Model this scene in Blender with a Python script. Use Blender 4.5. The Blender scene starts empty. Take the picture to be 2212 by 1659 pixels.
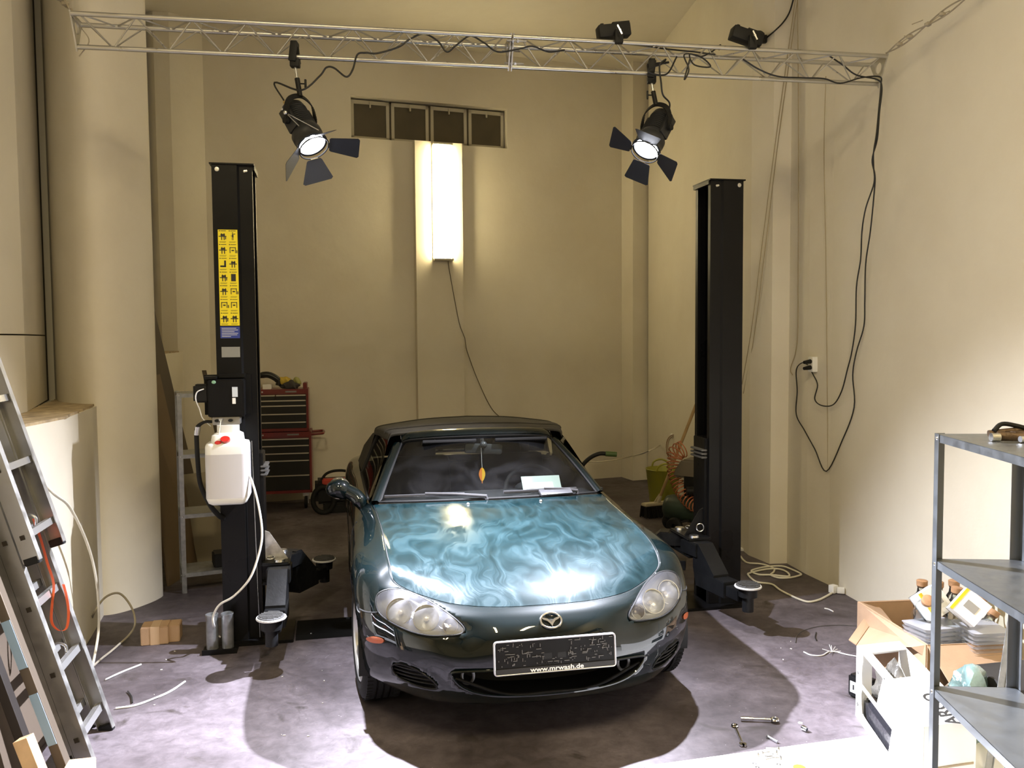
import bpy, bmesh, math, random
from mathutils import Vector, Matrix
from mathutils.bvhtree import BVHTree
random.seed(7)
SC = bpy.context.scene
C = SC.collection
R = math.radians
# ------------------------------------------------------------------ camera
F_PX, CX, CY = 1850.0, 1106.0, 829.5
CAM_H, PITCH, ROLL = 1.8, 3.2, -0.43
cam = bpy.data.cameras.new('camera'); camo = bpy.data.objects.new('camera', cam); C.objects.link(camo)
cam.sensor_width = 36; cam.lens = F_PX / 2212 * 36; cam.clip_start = 0.05; cam.clip_end = 60
CM = Matrix.Translation((0, 0, CAM_H)) @ Matrix.Rotation(R(90 - PITCH), 4, 'X') @ Matrix.Rotation(R(ROLL), 4, 'Z')
camo.matrix_world = CM
SC.camera = camo
# ------------------------------------------------------------------ world, exposure
SC.view_settings.view_transform = 'Standard'; SC.view_settings.look = 'None'
SC.view_settings.gamma = 1; SC.view_settings.use_curve_mapping = False
SC.view_settings.exposure = 0.0
W = bpy.data.worlds.new('world'); SC.world = W; W.use_nodes = True
W.node_tree.nodes['Background'].inputs[0].default_value = (0.02, 0.022, 0.03, 1)
W.node_tree.nodes['Background'].inputs[1].default_value = 0.3
WARM = (1.0, 0.83, 0.50); COOL = (0.86, 0.88, 1.0)
POW_WALL, POW_CEIL, POW_SPOT = 34, 130, 1350

def add_light(name, kind, loc, energy, color, target=None, **kw):
    l = bpy.data.lights.new(name, kind); l.energy = energy; l.color = color
    for k, v in kw.items(): setattr(l, k, v)
    o = bpy.data.objects.new(name, l); C.objects.link(o); o.location = loc
    if target is not None:
        o.rotation_euler = (Vector(target) - Vector(loc)).to_track_quat('-Z', 'Y').to_euler()
    return o
# places of the two stage lamps (their lamps' light is made here, the housings later)
SPOT_L = Vector((-1.050, 4.62, 2.819)); SPOT_R = Vector((0.773, 4.95, 2.854))
AIM_L = Vector((0.60, 3.40, 0.0)); AIM_R = Vector((-0.80, 3.40, 0.0))
for nm, P_, A_ in (('left', SPOT_L, AIM_L), ('right', SPOT_R, AIM_R)):
    d_ = (A_ - P_).normalized()
    add_light('stage_lamp_light', 'SPOT', P_ + d_ * 0.015, POW_SPOT, COOL, A_, spot_size=R(96), spot_blend=0.8, shadow_soft_size=0.03)
    add_light('stage_lamp_hot_core', 'SPOT', P_ + d_ * 0.015, POW_SPOT * 2.7, COOL, A_, spot_size=R(62), spot_blend=1.0, shadow_soft_size=0.03)

# ------------------------------------------------------------------ helpers
def ray(px, py):
    d = Vector(((px - CX) / F_PX, -(py - CY) / F_PX, -1))
    return (CM.to_3x3() @ d)
def at(px, py, Y):
    d = ray(px, py); return Vector((0, 0, CAM_H)) + d * (Y / d.y)
def atz(px, py, z=0.0):
    d = ray(px, py); return Vector((0, 0, CAM_H)) + d * ((z - CAM_H) / d.z)

def sm(o, ang=40):
    me = o.data
    for p in me.polygons: p.use_smooth = True
    try: me.set_sharp_from_angle(angle=R(ang))
    except Exception: pass

def mesh_obj(name, bm, m, parent=None, smooth=40, world=True):
    me = bpy.data.meshes.new(name)
    bmesh.ops.recalc_face_normals(bm, faces=bm.faces) if not getattr(bm, 'keepn', False) else None
    if parent is not None and world:
        bm.transform(WM(parent).inverted())
    bm.to_mesh(me); bm.free()
    o = bpy.data.objects.new(name, me); C.objects.link(o)
    if m is not None:
        for mm in (m if isinstance(m, (list, tuple)) else [m]): me.materials.append(mm)
    if smooth: sm(o, smooth)
    if parent is not None: o.parent = parent
    return o

def WM(o):
    m = o.matrix_basis.copy()
    while o.parent is not None:
        o = o.parent; m = o.matrix_basis @ m
    return m

def tag(o, label=None, cat=None, group=None, kind=None):
    if label: o['label'] = label
    if cat: o['category'] = cat
    if group: o['group'] = group
    if kind: o['kind'] = kind
    return o
def thing(name, label, cat, loc=(0, 0, 0), rz=0.0, group=None):
    o = bpy.data.objects.new(name, None); C.objects.link(o)
    o.location = loc; o.rotation_euler = (0, 0, rz); o.empty_display_size = 0.1
    return tag(o, label, cat, group)

def catmull(pts, n):
    pts = [Vector(p) for p in pts]
    if len(pts) < 3: 
        return [pts[0].lerp(pts[-1], i / n) for i in range(n + 1)]
    P = [pts[0] * 2 - pts[1]] + pts + [pts[-1] * 2 - pts[-2]]
    out = []; segs = len(pts) - 1
    for i in range(segs):
        p0, p1, p2, p3 = P[i:i + 4]
        for k in range(n):
            t = k / n
            out.append(0.5 * ((2 * p1) + (p2 - p0) * t + (2 * p0 - 5 * p1 + 4 * p2 - p3) * t * t + (3 * p1 - p0 - 3 * p2 + p3) * t ** 3))
    out.append(pts[-1]); return out

class MB:
    def __init__(s): s.bm = bmesh.new()
    def faces(s, vs, fs):
        v = [s.bm.verts.new(p) for p in vs]
        for f in fs:
            try: s.bm.faces.new([v[i] for i in f])
            except ValueError: pass
        return v
    def box(s, c, size, M=None, bev=0.0):
        """box centred at c; M optional 3x3/4x4 rotation about c"""
        t = bmesh.new(); bmesh.ops.create_cube(t, size=1)
        bmesh.ops.scale(t, vec=size, verts=t.verts)
        if bev > 0:
            bmesh.ops.bevel(t, geom=list(t.edges), offset=bev, segments=2, affect='EDGES', profile=0.6)
        if M is not None: t.transform(M.to_4x4())
        t.transform(Matrix.Translation(Vector(c)))
        s.join(t); return s
    def join(s, t, M=None):
        if M is not None: t.transform(M)
        vm = {}
        for v in t.verts: vm[v] = s.bm.verts.new(v.co)
        for f in t.faces:
            try:
                nf = s.bm.faces.new([vm[v] for v in f.verts]); nf.material_index = f.material_index
            except ValueError: pass
        t.free(); return s
    def bar(s, a, b, w, h, up=(0, 0, 1), bev=0.0):
        a = Vector(a); b = Vector(b); d = b - a; L = d.length; d.normalize()
        up = Vector(up); x = up.cross(d)
        if x.length < 1e-4: x = Vector((1, 0, 0)).cross(d)
        x.normalize(); z = d.cross(x)
        M = Matrix((x, d, z)).transposed()
        return s.box((a + b) / 2, (w, L, h), M, bev)
    def tube(s, pts, r, seg=8, cap=True, closed=False):
        pts = [Vector(p) for p in pts]; n = len(pts)
        rs = r if isinstance(r, (list, tuple)) else [r] * n
        rings = []; prev = None
        for i, p in enumerate(pts):
            if closed: d = pts[(i + 1) % n] - pts[i - 1]
            elif i == 0: d = pts[1] - pts[0]
            elif i == n - 1: d = pts[-1] - pts[-2]
            else: d = pts[i + 1] - pts[i - 1]
            if d.length < 1e-9: d = Vector((0, 0, 1))
            d.normalize()
            if prev is None:
                u = Vector((0, 0, 1)) if abs(d.z) < 0.9 else Vector((1, 0, 0))
                x = u.cross(d).normalized()
            else:
                x = prev - d * prev.dot(d)
                if x.length < 1e-6: x = Vector((1, 0, 0)).cross(d)
                x.normalize()
            prev = x; y = d.cross(x)
            rings.append([s.bm.verts.new(p + (x * math.cos(2 * math.pi * k / seg) + y * math.sin(2 * math.pi * k / seg)) * rs[i]) for k in range(seg)])
        m = n if closed else n - 1
        for i in range(m):
            A, B = rings[i], rings[(i + 1) % n]
            for k in range(seg):
                s.bm.faces.new([A[k], A[(k + 1) % seg], B[(k + 1) % seg], B[k]])
        if cap and not closed:
            s.bm.faces.new(list(reversed(rings[0]))); s.bm.faces.new(rings[-1])
        return s
    def cyl(s, a, b, r, r2=None, seg=24):
        return s.tube([a, b], [r, r if r2 is None else r2], seg)
    def lathe(s, prof, origin=(0, 0, 0), axis=(0, 0, 1), seg=32):
        """prof: list of (radius, height) along axis"""
        ax = Vector(axis).normalized(); u = Vector((1, 0, 0)) if abs(ax.x) < 0.9 else Vector((0, 1, 0))
        x = u.cross(ax).normalized(); y = ax.cross(x); o = Vector(origin); rings = []
        for r, h in prof:
            if r < 1e-6: rings.append([s.bm.verts.new(o + ax * h)])
            else: rings.append([s.bm.verts.new(o + ax * h + (x * math.cos(2 * math.pi * k / seg) + y * math.sin(2 * math.pi * k / seg)) * r) for k in range(seg)])
        for A, B in zip(rings, rings[1:]):
            for k in range(seg):
                k2 = (k + 1) % seg
                if len(A) == 1 and len(B) == 1: continue
                if len(A) == 1: f = [A[0], B[k2], B[k]]
                elif len(B) == 1: f = [A[k], A[k2], B[0]]
                else: f = [A[k], A[k2], B[k2], B[k]]
                s.bm.faces.new(f)
        return s
    def prism(s, poly, z0, z1, M=None):
        """poly: (x,y) outline extruded z0..z1, then M"""
        t = bmesh.new()
        a = [t.verts.new((p[0], p[1], z0)) for p in poly]; b = [t.verts.new((p[0], p[1], z1)) for p in poly]
        n = len(poly)
        t.faces.new(list(reversed(a))); t.faces.new(b)
        for i in range(n): t.faces.new([a[i], a[(i + 1) % n], b[(i + 1) % n], b[i]])
        bmesh.ops.triangulate(t, faces=[f for f in t.faces if len(f.verts) > 4])
        s.join(t, M); return s
    def grid(s, P, flip=False):
        vs = [[s.bm.verts.new(p) for p in row] for row in P]
        for i in range(len(P) - 1):
            for j in range(len(P[0]) - 1):
                q = [vs[i][j], vs[i + 1][j], vs[i + 1][j + 1], vs[i][j + 1]]
                s.bm.faces.new(q[::-1] if flip else q)
        return vs
    def sphere(s, c, r, sub=2, scale=(1, 1, 1), M=None):
        t = bmesh.new(); bmesh.ops.create_icosphere(t, subdivisions=sub, radius=1)
        bmesh.ops.scale(t, vec=(r * scale[0], r * scale[1], r * scale[2]), verts=t.verts)
        if M is not None: t.transform(M.to_4x4())
        t.transform(Matrix.Translation(Vector(c))); s.join(t); return s
    def build(s, name, m, parent=None, smooth=40, world=True):
        return mesh_obj(name, s.bm, m, parent, smooth, world)

def frame3(d, up=(0, 0, 1)):
    """matrix whose columns are x, y, z with z along d"""
    z = Vector(d).normalized(); x = Vector(up).cross(z)
    if x.length < 1e-5: x = Vector((1, 0, 0)).cross(z)
    x.normalize(); y = z.cross(x)
    return Matrix((x, y, z)).transposed()
def place(M3, loc):
    return Matrix.Translation(Vector(loc)) @ M3.to_4x4()
def rrect(w, h, r, n=5, cx=0, cy=0):
    o = []
    for (sx, sy, a0) in ((1, 1, 0), (-1, 1, 90), (-1, -1, 180), (1, -1, 270)):
        for k in range(n + 1):
            a = R(a0 + 90 * k / n)
            o.append((cx + sx * (w / 2 - r) + r * math.cos(a), cy + sy * (h / 2 - r) + r * math.sin(a)))
    return o

# ------------------------------------------------------------------ materials
_mats = {}
def mat(name, col, rough=0.5, metal=0.0, spec=0.5, bump=0.0, bscale=60, var=0.0, vscale=5, coat=0.0, coatr=0.05, emis=None, estr=0, alpha=1.0, trans=0.0, ior=1.45, var2=None, sheen=0, stretch=None, rvar=0):
    if name in _mats: return _mats[name]
    m = bpy.data.materials.new(name); m.use_nodes = True; nt = m.node_tree; b = nt.nodes['Principled BSDF']
    b.inputs['Base Color'].default_value = (*col, 1); b.inputs['Roughness'].default_value = rough
    b.inputs['Metallic'].default_value = metal; b.inputs['Specular IOR Level'].default_value = spec
    b.inputs['Coat Weight'].default_value = coat; b.inputs['Coat Roughness'].default_value = coatr
    b.inputs['Alpha'].default_value = alpha; b.inputs['Transmission Weight'].default_value = trans; b.inputs['IOR'].default_value = ior
    if emis: b.inputs['Emission Color'].default_value = (*emis, 1); b.inputs['Emission Strength'].default_value = estr
    tc = nt.nodes.new('ShaderNodeTexCoord'); mp = nt.nodes.new('ShaderNodeMapping')
    nt.links.new(tc.outputs['Object'], mp.inputs['Vector'])
    if stretch: mp.inputs['Scale'].default_value = stretch
    if var > 0 or rvar > 0:
        n = nt.nodes.new('ShaderNodeTexNoise'); n.inputs['Scale'].default_value = vscale; n.inputs['Detail'].default_value = 6
        nt.links.new(mp.outputs[0], n.inputs['Vector'])
        cr = nt.nodes.new('ShaderNodeValToRGB'); cr.color_ramp.elements[0].position = 0.3; cr.color_ramp.elements[1].position = 0.7
        c2 = var2 if var2 else tuple(min(1, c * (1 + var)) for c in col)
        c1 = tuple(c * (1 - var) for c in col)
        cr.color_ramp.elements[0].color = (*c1, 1); cr.color_ramp.elements[1].color = (*c2, 1)
        nt.links.new(n.outputs['Fac'], cr.inputs['Fac'])
        if var > 0: nt.links.new(cr.outputs['Color'], b.inputs['Base Color'])
        if rvar > 0:
            mr = nt.nodes.new('ShaderNodeMapRange'); mr.inputs[1].default_value = 0.3; mr.inputs[2].default_value = 0.7
            mr.inputs[3].default_value = max(0, rough - rvar); mr.inputs[4].default_value = min(1, rough + rvar)
            nt.links.new(n.outputs['Fac'], mr.inputs[0]); nt.links.new(mr.outputs[0], b.inputs['Roughness'])
    if bump > 0:
        n2 = nt.nodes.new('ShaderNodeTexNoise'); n2.inputs['Scale'].default_value = bscale; n2.inputs['Detail'].default_value = 5
        nt.links.new(mp.outputs[0], n2.inputs['Vector'])
        bp = nt.nodes.new('ShaderNodeBump'); bp.inputs['Strength'].default_value = bump; bp.inputs['Distance'].default_value = 0.01
        nt.links.new(n2.outputs['Fac'], bp.inputs['Height']); nt.links.new(bp.outputs['Normal'], b.inputs['Normal'])
    _mats[name] = m; return m

def glass_mat(name, tint=(0.9, 0.95, 0.95), rough=0.02, strength=1.0, ior=1.5, haze=0.0):
    if name in _mats: return _mats[name]
    m = bpy.data.materials.new(name); m.use_nodes = True; nt = m.node_tree; nt.nodes.clear()
    out = nt.nodes.new('ShaderNodeOutputMaterial'); tr = nt.nodes.new('ShaderNodeBsdfTransparent'); gl = nt.nodes.new('ShaderNodeBsdfGlossy')
    fr = nt.nodes.new('ShaderNodeFresnel'); fr.inputs[0].default_value = ior; mx = nt.nodes.new('ShaderNodeMixShader')
    tr.inputs[0].default_value = (*tint, 1); gl.inputs['Roughness'].default_value = rough; gl.inputs['Color'].default_value = (strength,) * 3 + (1,)
    nt.links.new(fr.outputs[0], mx.inputs[0]); nt.links.new(tr.outputs[0], mx.inputs[1]); nt.links.new(gl.outputs[0], mx.inputs[2])
    last = mx
    if haze > 0:
        df = nt.nodes.new('ShaderNodeBsdfDiffuse'); df.inputs[0].default_value = (0.8, 0.8, 0.85, 1)
        no = nt.nodes.new('ShaderNodeTexNoise'); no.inputs['Scale'].default_value = 3.2; no.inputs['Detail'].default_value = 7; no.inputs['Distortion'].default_value = 1.2
        mr = nt.nodes.new('ShaderNodeMapRange'); mr.inputs[1].default_value = 0.45; mr.inputs[2].default_value = 0.8; mr.inputs[3].default_value = haze * 0.15; mr.inputs[4].default_value = haze
        tc = nt.nodes.new('ShaderNodeTexCoord'); nt.links.new(tc.outputs['Object'], no.inputs['Vector'])
        nt.links.new(no.outputs['Fac'], mr.inputs[0]); m2 = nt.nodes.new('ShaderNodeMixShader')
        nt.links.new(mr.outputs[0], m2.inputs[0]); nt.links.new(mx.outputs[0], m2.inputs[1]); nt.links.new(df.outputs[0], m2.inputs[2]); last = m2
    nt.links.new(last.outputs[0], out.inputs[0]); _mats[name] = m; return m

BLACKP = mat('black_paint', (0.006, 0.006, 0.0065), 0.36, spec=0.2, bump=0.05, bscale=30, rvar=0.12, vscale=3)
BLACKM = mat('black_matte', (0.008, 0.008, 0.0085), 0.55, spec=.3)
RUBBER = mat('rubber', (0.010, 0.010, 0.010), 0.7, spec=.3, bump=0.1, bscale=120)
STEEL = mat('steel', (0.62, 0.63, 0.65), 0.32, 1.0, rvar=0.1, vscale=12)
ALU = mat('aluminium', (0.36, 0.355, 0.34), 0.42, 0.9, rvar=0.12, vscale=20, bump=0.03, bscale=200)
GALV = mat('galvanised', (0.42, 0.44, 0.46), 0.42, 0.85, var=0.18, vscale=30, rvar=0.1)
CHROME = mat('chrome', (0.85, 0.86, 0.88), 0.12, 1.0)
CARD = mat('cardboard', (0.40, 0.265, 0.165), 0.85, var=0.12, vscale=6, bump=0.08, bscale=80)
WHITEP = mat('white_plastic', (0.78, 0.78, 0.76), 0.45)
WHITEC = mat('white_card', (0.80, 0.79, 0.76), 0.7)
# ================================================================== THE ROOM
def wall_material():
    m = bpy.data.materials.new('painted_plaster'); m.use_nodes = True; nt = m.node_tree; b = nt.nodes['Principled BSDF']
    b.inputs['Roughness'].default_value = 0.82; b.inputs['Specular IOR Level'].default_value = 0.25
    tc = nt.nodes.new('ShaderNodeTexCoord')
    n = nt.nodes.new('ShaderNodeTexNoise'); n.inputs['Scale'].default_value = 0.9; n.inputs['Detail'].default_value = 7; n.inputs['Roughness'].default_value = 0.6
    cr = nt.nodes.new('ShaderNodeValToRGB'); e = cr.color_ramp.elements
    e[0].position = 0.3; e[0].color = (0.66, 0.61, 0.50, 1); e[1].position = 0.7; e[1].color = (0.74, 0.70, 0.59, 1)
    nt.links.new(tc.outputs['Object'], n.inputs['Vector']); nt.links.new(n.outputs['Fac'], cr.inputs['Fac']); nt.links.new(cr.outputs[0], b.inputs['Base Color'])
    n2 = nt.nodes.new('ShaderNodeTexNoise'); n2.inputs['Scale'].default_value = 7; n2.inputs['Detail'].default_value = 8
    bp = nt.nodes.new('ShaderNodeBump'); bp.inputs['Strength'].default_value = 0.22; bp.inputs['Distance'].default_value = 0.02
    nt.links.new(tc.outputs['Object'], n2.inputs['Vector']); nt.links.new(n2.outputs['Fac'], bp.inputs['Height']); nt.links.new(bp.outputs[0], b.inputs['Normal'])
    return m
WALL = wall_material()
def floor_material():
    m = bpy.data.materials.new('worn_floor'); m.use_nodes = True; nt = m.node_tree; b = nt.nodes['Principled BSDF']; L = nt.links.new
    tc = nt.nodes.new('ShaderNodeTexCoord')
    def noise(s, d=6, dist=0.0, r=0.55):
        n = nt.nodes.new('ShaderNodeTexNoise'); n.inputs['Scale'].default_value = s; n.inputs['Detail'].default_value = d
        n.inputs['Distortion'].default_value = dist; n.inputs['Roughness'].default_value = r; L(tc.outputs['Object'], n.inputs['Vector']); return n
    def ramp(src, p0, c0, p1, c1):
        cr = nt.nodes.new('ShaderNodeValToRGB'); e = cr.color_ramp.elements; e[0].position = p0; e[1].position = p1
        e[0].color = (*c0, 1); e[1].color = (*c1, 1); L(src, cr.inputs['Fac']); return cr.outputs[0]
    def mix(t, f, a, c):
        x = nt.nodes.new('ShaderNodeMixRGB'); x.blend_type = t
        if isinstance(f, (int, float)): x.inputs[0].default_value = f
        else: L(f, x.inputs[0])
        L(a, x.inputs[1])
        if isinstance(c, tuple): x.inputs[2].default_value = (*c, 1)
        else: L(c, x.inputs[2])
        return x.outputs[0]
    base = ramp(noise(1.6, 8, 0.6).outputs['Fac'], 0.35, (0.058, 0.048, 0.052), 0.68, (0.142, 0.124, 0.137))
    fine = ramp(noise(14, 8, 0.4, 0.7).outputs['Fac'], 0.3, (0.5, 0.48, 0.48), 0.75, (1.35, 1.33, 1.36))
    c = mix('MULTIPLY', 0.8, base, fine)
    dirt = ramp(noise(3.3, 5, 1.5).outputs['Fac'], 0.60, (0, 0, 0), 0.72, (1, 1, 1))
    c = mix('MIX', dirt, c, (0.036, 0.029, 0.027))
    light = ramp(noise(5.5, 9, 2.0, 0.7).outputs['Fac'], 0.64, (0, 0, 0), 0.78, (0.6, 0.6, 0.6))
    c = mix('MIX', light, c, (0.24, 0.22, 0.245))
    v = nt.nodes.new('ShaderNodeTexVoronoi'); v.inputs['Scale'].default_value = 26; L(tc.outputs['Object'], v.inputs['Vector'])
    sp = ramp(v.outputs['Distance'], 0.03, (0.7, 0.7, 0.7), 0.07, (0, 0, 0))
    nm = ramp(noise(9, 2).outputs['Fac'], 0.52, (0, 0, 0), 0.6, (1, 1, 1))
    c = mix('MIX', mix('MULTIPLY', 1.0, sp, nm), c, (0.38, 0.36, 0.37))
    L(c, b.inputs['Base Color'])
    rr = nt.nodes.new('ShaderNodeMapRange'); rr.inputs[3].default_value = 0.42; rr.inputs[4].default_value = 0.78
    L(noise(2.2, 6).outputs['Fac'], rr.inputs[0]); L(rr.outputs[0], b.inputs['Roughness']); b.inputs['Specular IOR Level'].default_value = 0.4
    bp = nt.nodes.new('ShaderNodeBump'); bp.inputs['Strength'].default_value = 0.12; bp.inputs['Distance'].default_value = 0.01
    L(noise(22, 8).outputs['Fac'], bp.inputs['Height']); L(bp.outputs[0], b.inputs['Normal'])
    return m
FLOORM = floor_material()
def struct(mb, name, m, smooth=0):
    return tag(mb.build(name, m, None, smooth), kind='structure')

m = MB(); m.box((0.2, 3.6, -0.05), (12.5, 17.2, 0.1)); struct(m, 'floor', FLOORM)
CEIL = 5.1
m = MB(); m.box((0.2, 3.6, CEIL + 0.05), (12.5, 17.2, 0.1)); struct(m, 'ceiling', WALL)

# --- back wall, its own axes: t along, n towards the room
BW0 = Vector((-2.25, 9.49, 0)); BWT = Vector((0.9397, 0.342, 0)); BWN = Vector((0.342, -0.9397, 0))
BWM = Matrix(((BWT.x, BWN.x, 0, BW0.x), (BWT.y, BWN.y, 0, BW0.y), (0, 0, 1, 0), (0, 0, 0, 1)))
BWR = BWM.to_3x3()
def bw(t, n, z): return BW0 + BWT * t + BWN * n + Vector((0, 0, z))
def bwbox(mb, t0, t1, n0, n1, z0, z1, bev=0):
    tb = bmesh.new(); bmesh.ops.create_cube(tb, size=1)
    bmesh.ops.scale(tb, vec=(t1 - t0, n1 - n0, z1 - z0), verts=tb.verts)
    if bev: bmesh.ops.bevel(tb, geom=list(tb.edges), offset=bev, segments=2, affect='EDGES')
    tb.transform(Matrix.Translation(((t0 + t1) / 2, (n0 + n1) / 2, (z0 + z1) / 2))); mb.join(tb, BWM)
WT0, WT1, WZ0, WZ1 = 0.515, 2.358, 4.022, 4.482
m = MB()
bwbox(m, -1.9, WT0, -0.3, 0, 0, CEIL); bwbox(m, WT1, 3.87, -0.3, 0, 0, CEIL)
bwbox(m, WT0, WT1, -0.3, 0, 0, WZ0); bwbox(m, WT0, WT1, -0.3, 0, WZ1, CEIL)
bwbox(m, 1.21, 1.767, 0, 0.10, 0, WZ0 - 0.005)                        # shallow pilaster below the window
bwbox(m, 3.87, 5.6, -0.3, 0.30, 0, CEIL)                               # the stretch standing forward on the right
struct(m, 'wall_back', WALL)

# --- window high in the back wall
wframe = mat('window_paint', (0.50, 0.47, 0.38), 0.6); wpane = mat('dusty_pane', (0.085, 0.07, 0.045), 0.45, var=0.15, vscale=3)
m = MB(); bwbox(m, WT0, WT1, -0.30, -0.285, WZ0, WZ1); pn = m.build('window_1', wpane, None, 0); tag(pn, kind='structure')
m = MB(); pw = (WT1 - WT0) / 4
for k in range(4):
    a, b_ = WT0 + pw * k + 0.012, WT0 + pw * (k + 1) - 0.012
    for (t0, t1, z0, z1) in ((a, a + 0.035, WZ0 + 0.012, WZ1 - 0.02), (b_ - 0.035, b_, WZ0 + 0.012, WZ1 - 0.02), (a, b_, WZ0 + 0.012, WZ0 + 0.04), (a, b_, WZ1 - 0.06, WZ1 - 0.02)):
        bwbox(m, t0, t1, -0.12, -0.09, z0, z1)
m.build('window_frame', wframe, pn)
m = MB()
for k in range(4):
    a = WT0 + pw * (k + 0.5)
    bwbox(m, a - 0.008, a + 0.008, -0.09, -0.07, WZ1 - 0.10, WZ1 - 0.03)
m.build('window_latch', wframe, pn)
m = MB(); bwbox(m, WT0 + .012, WT1 - .012, -0.112, -0.108, WZ0 + .02, WZ1 - .03); m.build('window_pane', wpane, pn, 0)

# --- walls from plan polylines
def plan_wall(mb, pts, z0, z1, thick=0.0):
    vs = [(p[0], p[1], z) for p in pts for z in (z0, z1)]
    mb.faces(vs, [(2 * i, 2 * i + 2, 2 * i + 3, 2 * i + 1) for i in range(len(pts) - 1)])
def solid_plan(mb, poly, z0, z1): mb.prism(poly, z0, z1)

RIGHT = [(3.05, 11.35), (1.68, 10.55), (1.865, 8.45), (1.92, 6.9), (2.01, 6.63), (2.15, 6.645), (2.195, 6.34), (2.262, 6.06), (2.315, 5.68), (2.70, 3.0), (3.3, -1.0), (3.7, -4.5)]
for (a, b) in ((0, 2), (2, 8), (8, 9), (9, 11)):
    seg = RIGHT[a:b + 1]; m = MB(); xo = max(p[0] for p in seg) + .5
    m.prism(seg + [(xo, seg[-1][1]), (xo, seg[0][1])], 0, CEIL); struct(m, 'wall_right', WALL)
def wallY(px):
    """how far away the right wall stands along the view column px"""
    r = (px - CX) / F_PX
    for p, q in zip(RIGHT[1:], RIGHT[2:]):
        f0 = p[0] - r * p[1]; f1 = q[0] - r * q[1]
        if f0 * f1 <= 0: return p[1] + (q[1] - p[1]) * f0 / (f0 - f1)
    return 6.0
pier = [(-3.24, 6.06), (-3.20, 6.00), (-3.04, 5.74), (-2.86, 5.575), (-2.72, 5.50), (-2.62, 5.52), (-2.53, 5.64), (-2.46, 5.84), (-2.50, 5.98), (-2.8, 6.2), (-3.4, 6.4), (-4.4, 6.5)]
def cm2(pts, n=6): return [(p.x, p.y) for p in catmull([(a, b, 0) for a, b in pts], n)]
m = MB()
m.prism(cm2(pier, 6) + [(-4.4, 6.06)], 0, CEIL)
m.prism([(-3.2, 6.3), (-2.68, 5.515), (-2.42, 4.60), (-2.40, 4.2), (-2.42, 3.2), (-2.42, -4.5), (-4.4, -4.5), (-4.4, 6.06)], 0, 1.37)             # parapet under the near niche
m.prism([(-2.85, 6.2), (-3.40, 8.75), (-3.45, 9.3), (-4.6, 9.3), (-4.6, 6.2)], 0, 1.66)
m.prism([(-4.8, 8.9), (-3.70, 8.9), (-3.60, 8.84), (-3.45, 8.86), (-3.30, 9.0), (-3.20, 9.16), (-3.4, 9.4), (-4.8, 9.6)], 0, CEIL)
for f in m.bm.faces: f.normal_update()
struct(m, 'wall_left', WALL, 35)
# boarded-up niches
board = mat('niche_board', (0.62, 0.57, 0.46), 0.8, var=0.06, vscale=1.5)
gapm = mat('dark_gap', (0.05, 0.04, 0.025), 0.9)
m = MB(); m.prism([(-3.225, 5.93), (-2.80, 4.93), (-2.64, 4.3), (-2.62, -4.5), (-2.8, -4.5), (-2.82, 4.3), (-3.40, 5.93)], 1.385, 1.825)
m.prism([(-3.225, 5.93), (-2.80, 4.93), (-2.64, 4.3), (-2.62, -4.5), (-2.8, -4.5), (-2.82, 4.3), (-3.40, 5.93)], 1.833, CEIL - 0.28)
struct(m, 'window_2', board)
m = MB(); m.prism([(-3.30, 6.10), (-2.84, 4.93), (-2.68, 4.3), (-2.66, -4.5), (-2.9, -4.5), (-3.6, 6.10)], 1.37, CEIL); struct(m, 'trim_1', gapm)
m = MB(); m.prism([(-3.40, 6.5), (-3.68, 8.83), (-3.9, 8.83), (-3.6, 6.5)], 1.70, 1.825); m.prism([(-3.40, 6.5), (-3.68, 8.83), (-3.9, 8.83), (-3.6, 6.5)], 1.831, CEIL); struct(m, 'window_3', board)
m = MB(); m.prism([(-3.44, 6.5), (-3.70, 8.9), (-4.0, 8.9), (-3.7, 6.5)], 1.66, CEIL); struct(m, 'trim_2', gapm)
sillm = mat('rough_sill', (0.36, 0.28, 0.17), 0.95, var=0.4, vscale=12, bump=0.6, bscale=25)
def sill(name, poly, z, seed):
    rnd = random.Random(seed); m = MB()
    P = []; n = len(poly)
    for i in range(n):
        a = Vector((*poly[i], 0)); b = Vector((*poly[(i + 1) % n], 0)); k = max(2, int((b - a).length / 0.06))
        for j in range(k):
            q = a.lerp(b, j / k); P.append((q.x + rnd.uniform(-.010, .010), q.y + rnd.uniform(-.010, .010)))
    m.prism(P, z, z + 0.016); struct(m, name, sillm)
sill('trim_3', [(-3.20, 5.98), (-2.70, 5.535), (-2.43, 4.62), (-2.41, 4.2), (-2.43, 3.2), (-2.60, 3.2), (-2.64, 4.3), (-2.82, 4.93)], 1.368, 3)
sill('trim_4', [(-3.66, 8.84), (-3.42, 8.80), (-2.95, 6.6), (-3.42, 6.7)], 1.658, 4)
# wall behind the camera
m = MB(); m.box((0, -4.6, CEIL / 2), (8, 0.2, CEIL)); struct(m, 'wall_front', WALL)
m = MB(); m.box((-4.7, 7.6, CEIL / 2), (0.2, 4.2, CEIL)); struct(m, 'wall_outer', WALL)

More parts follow.
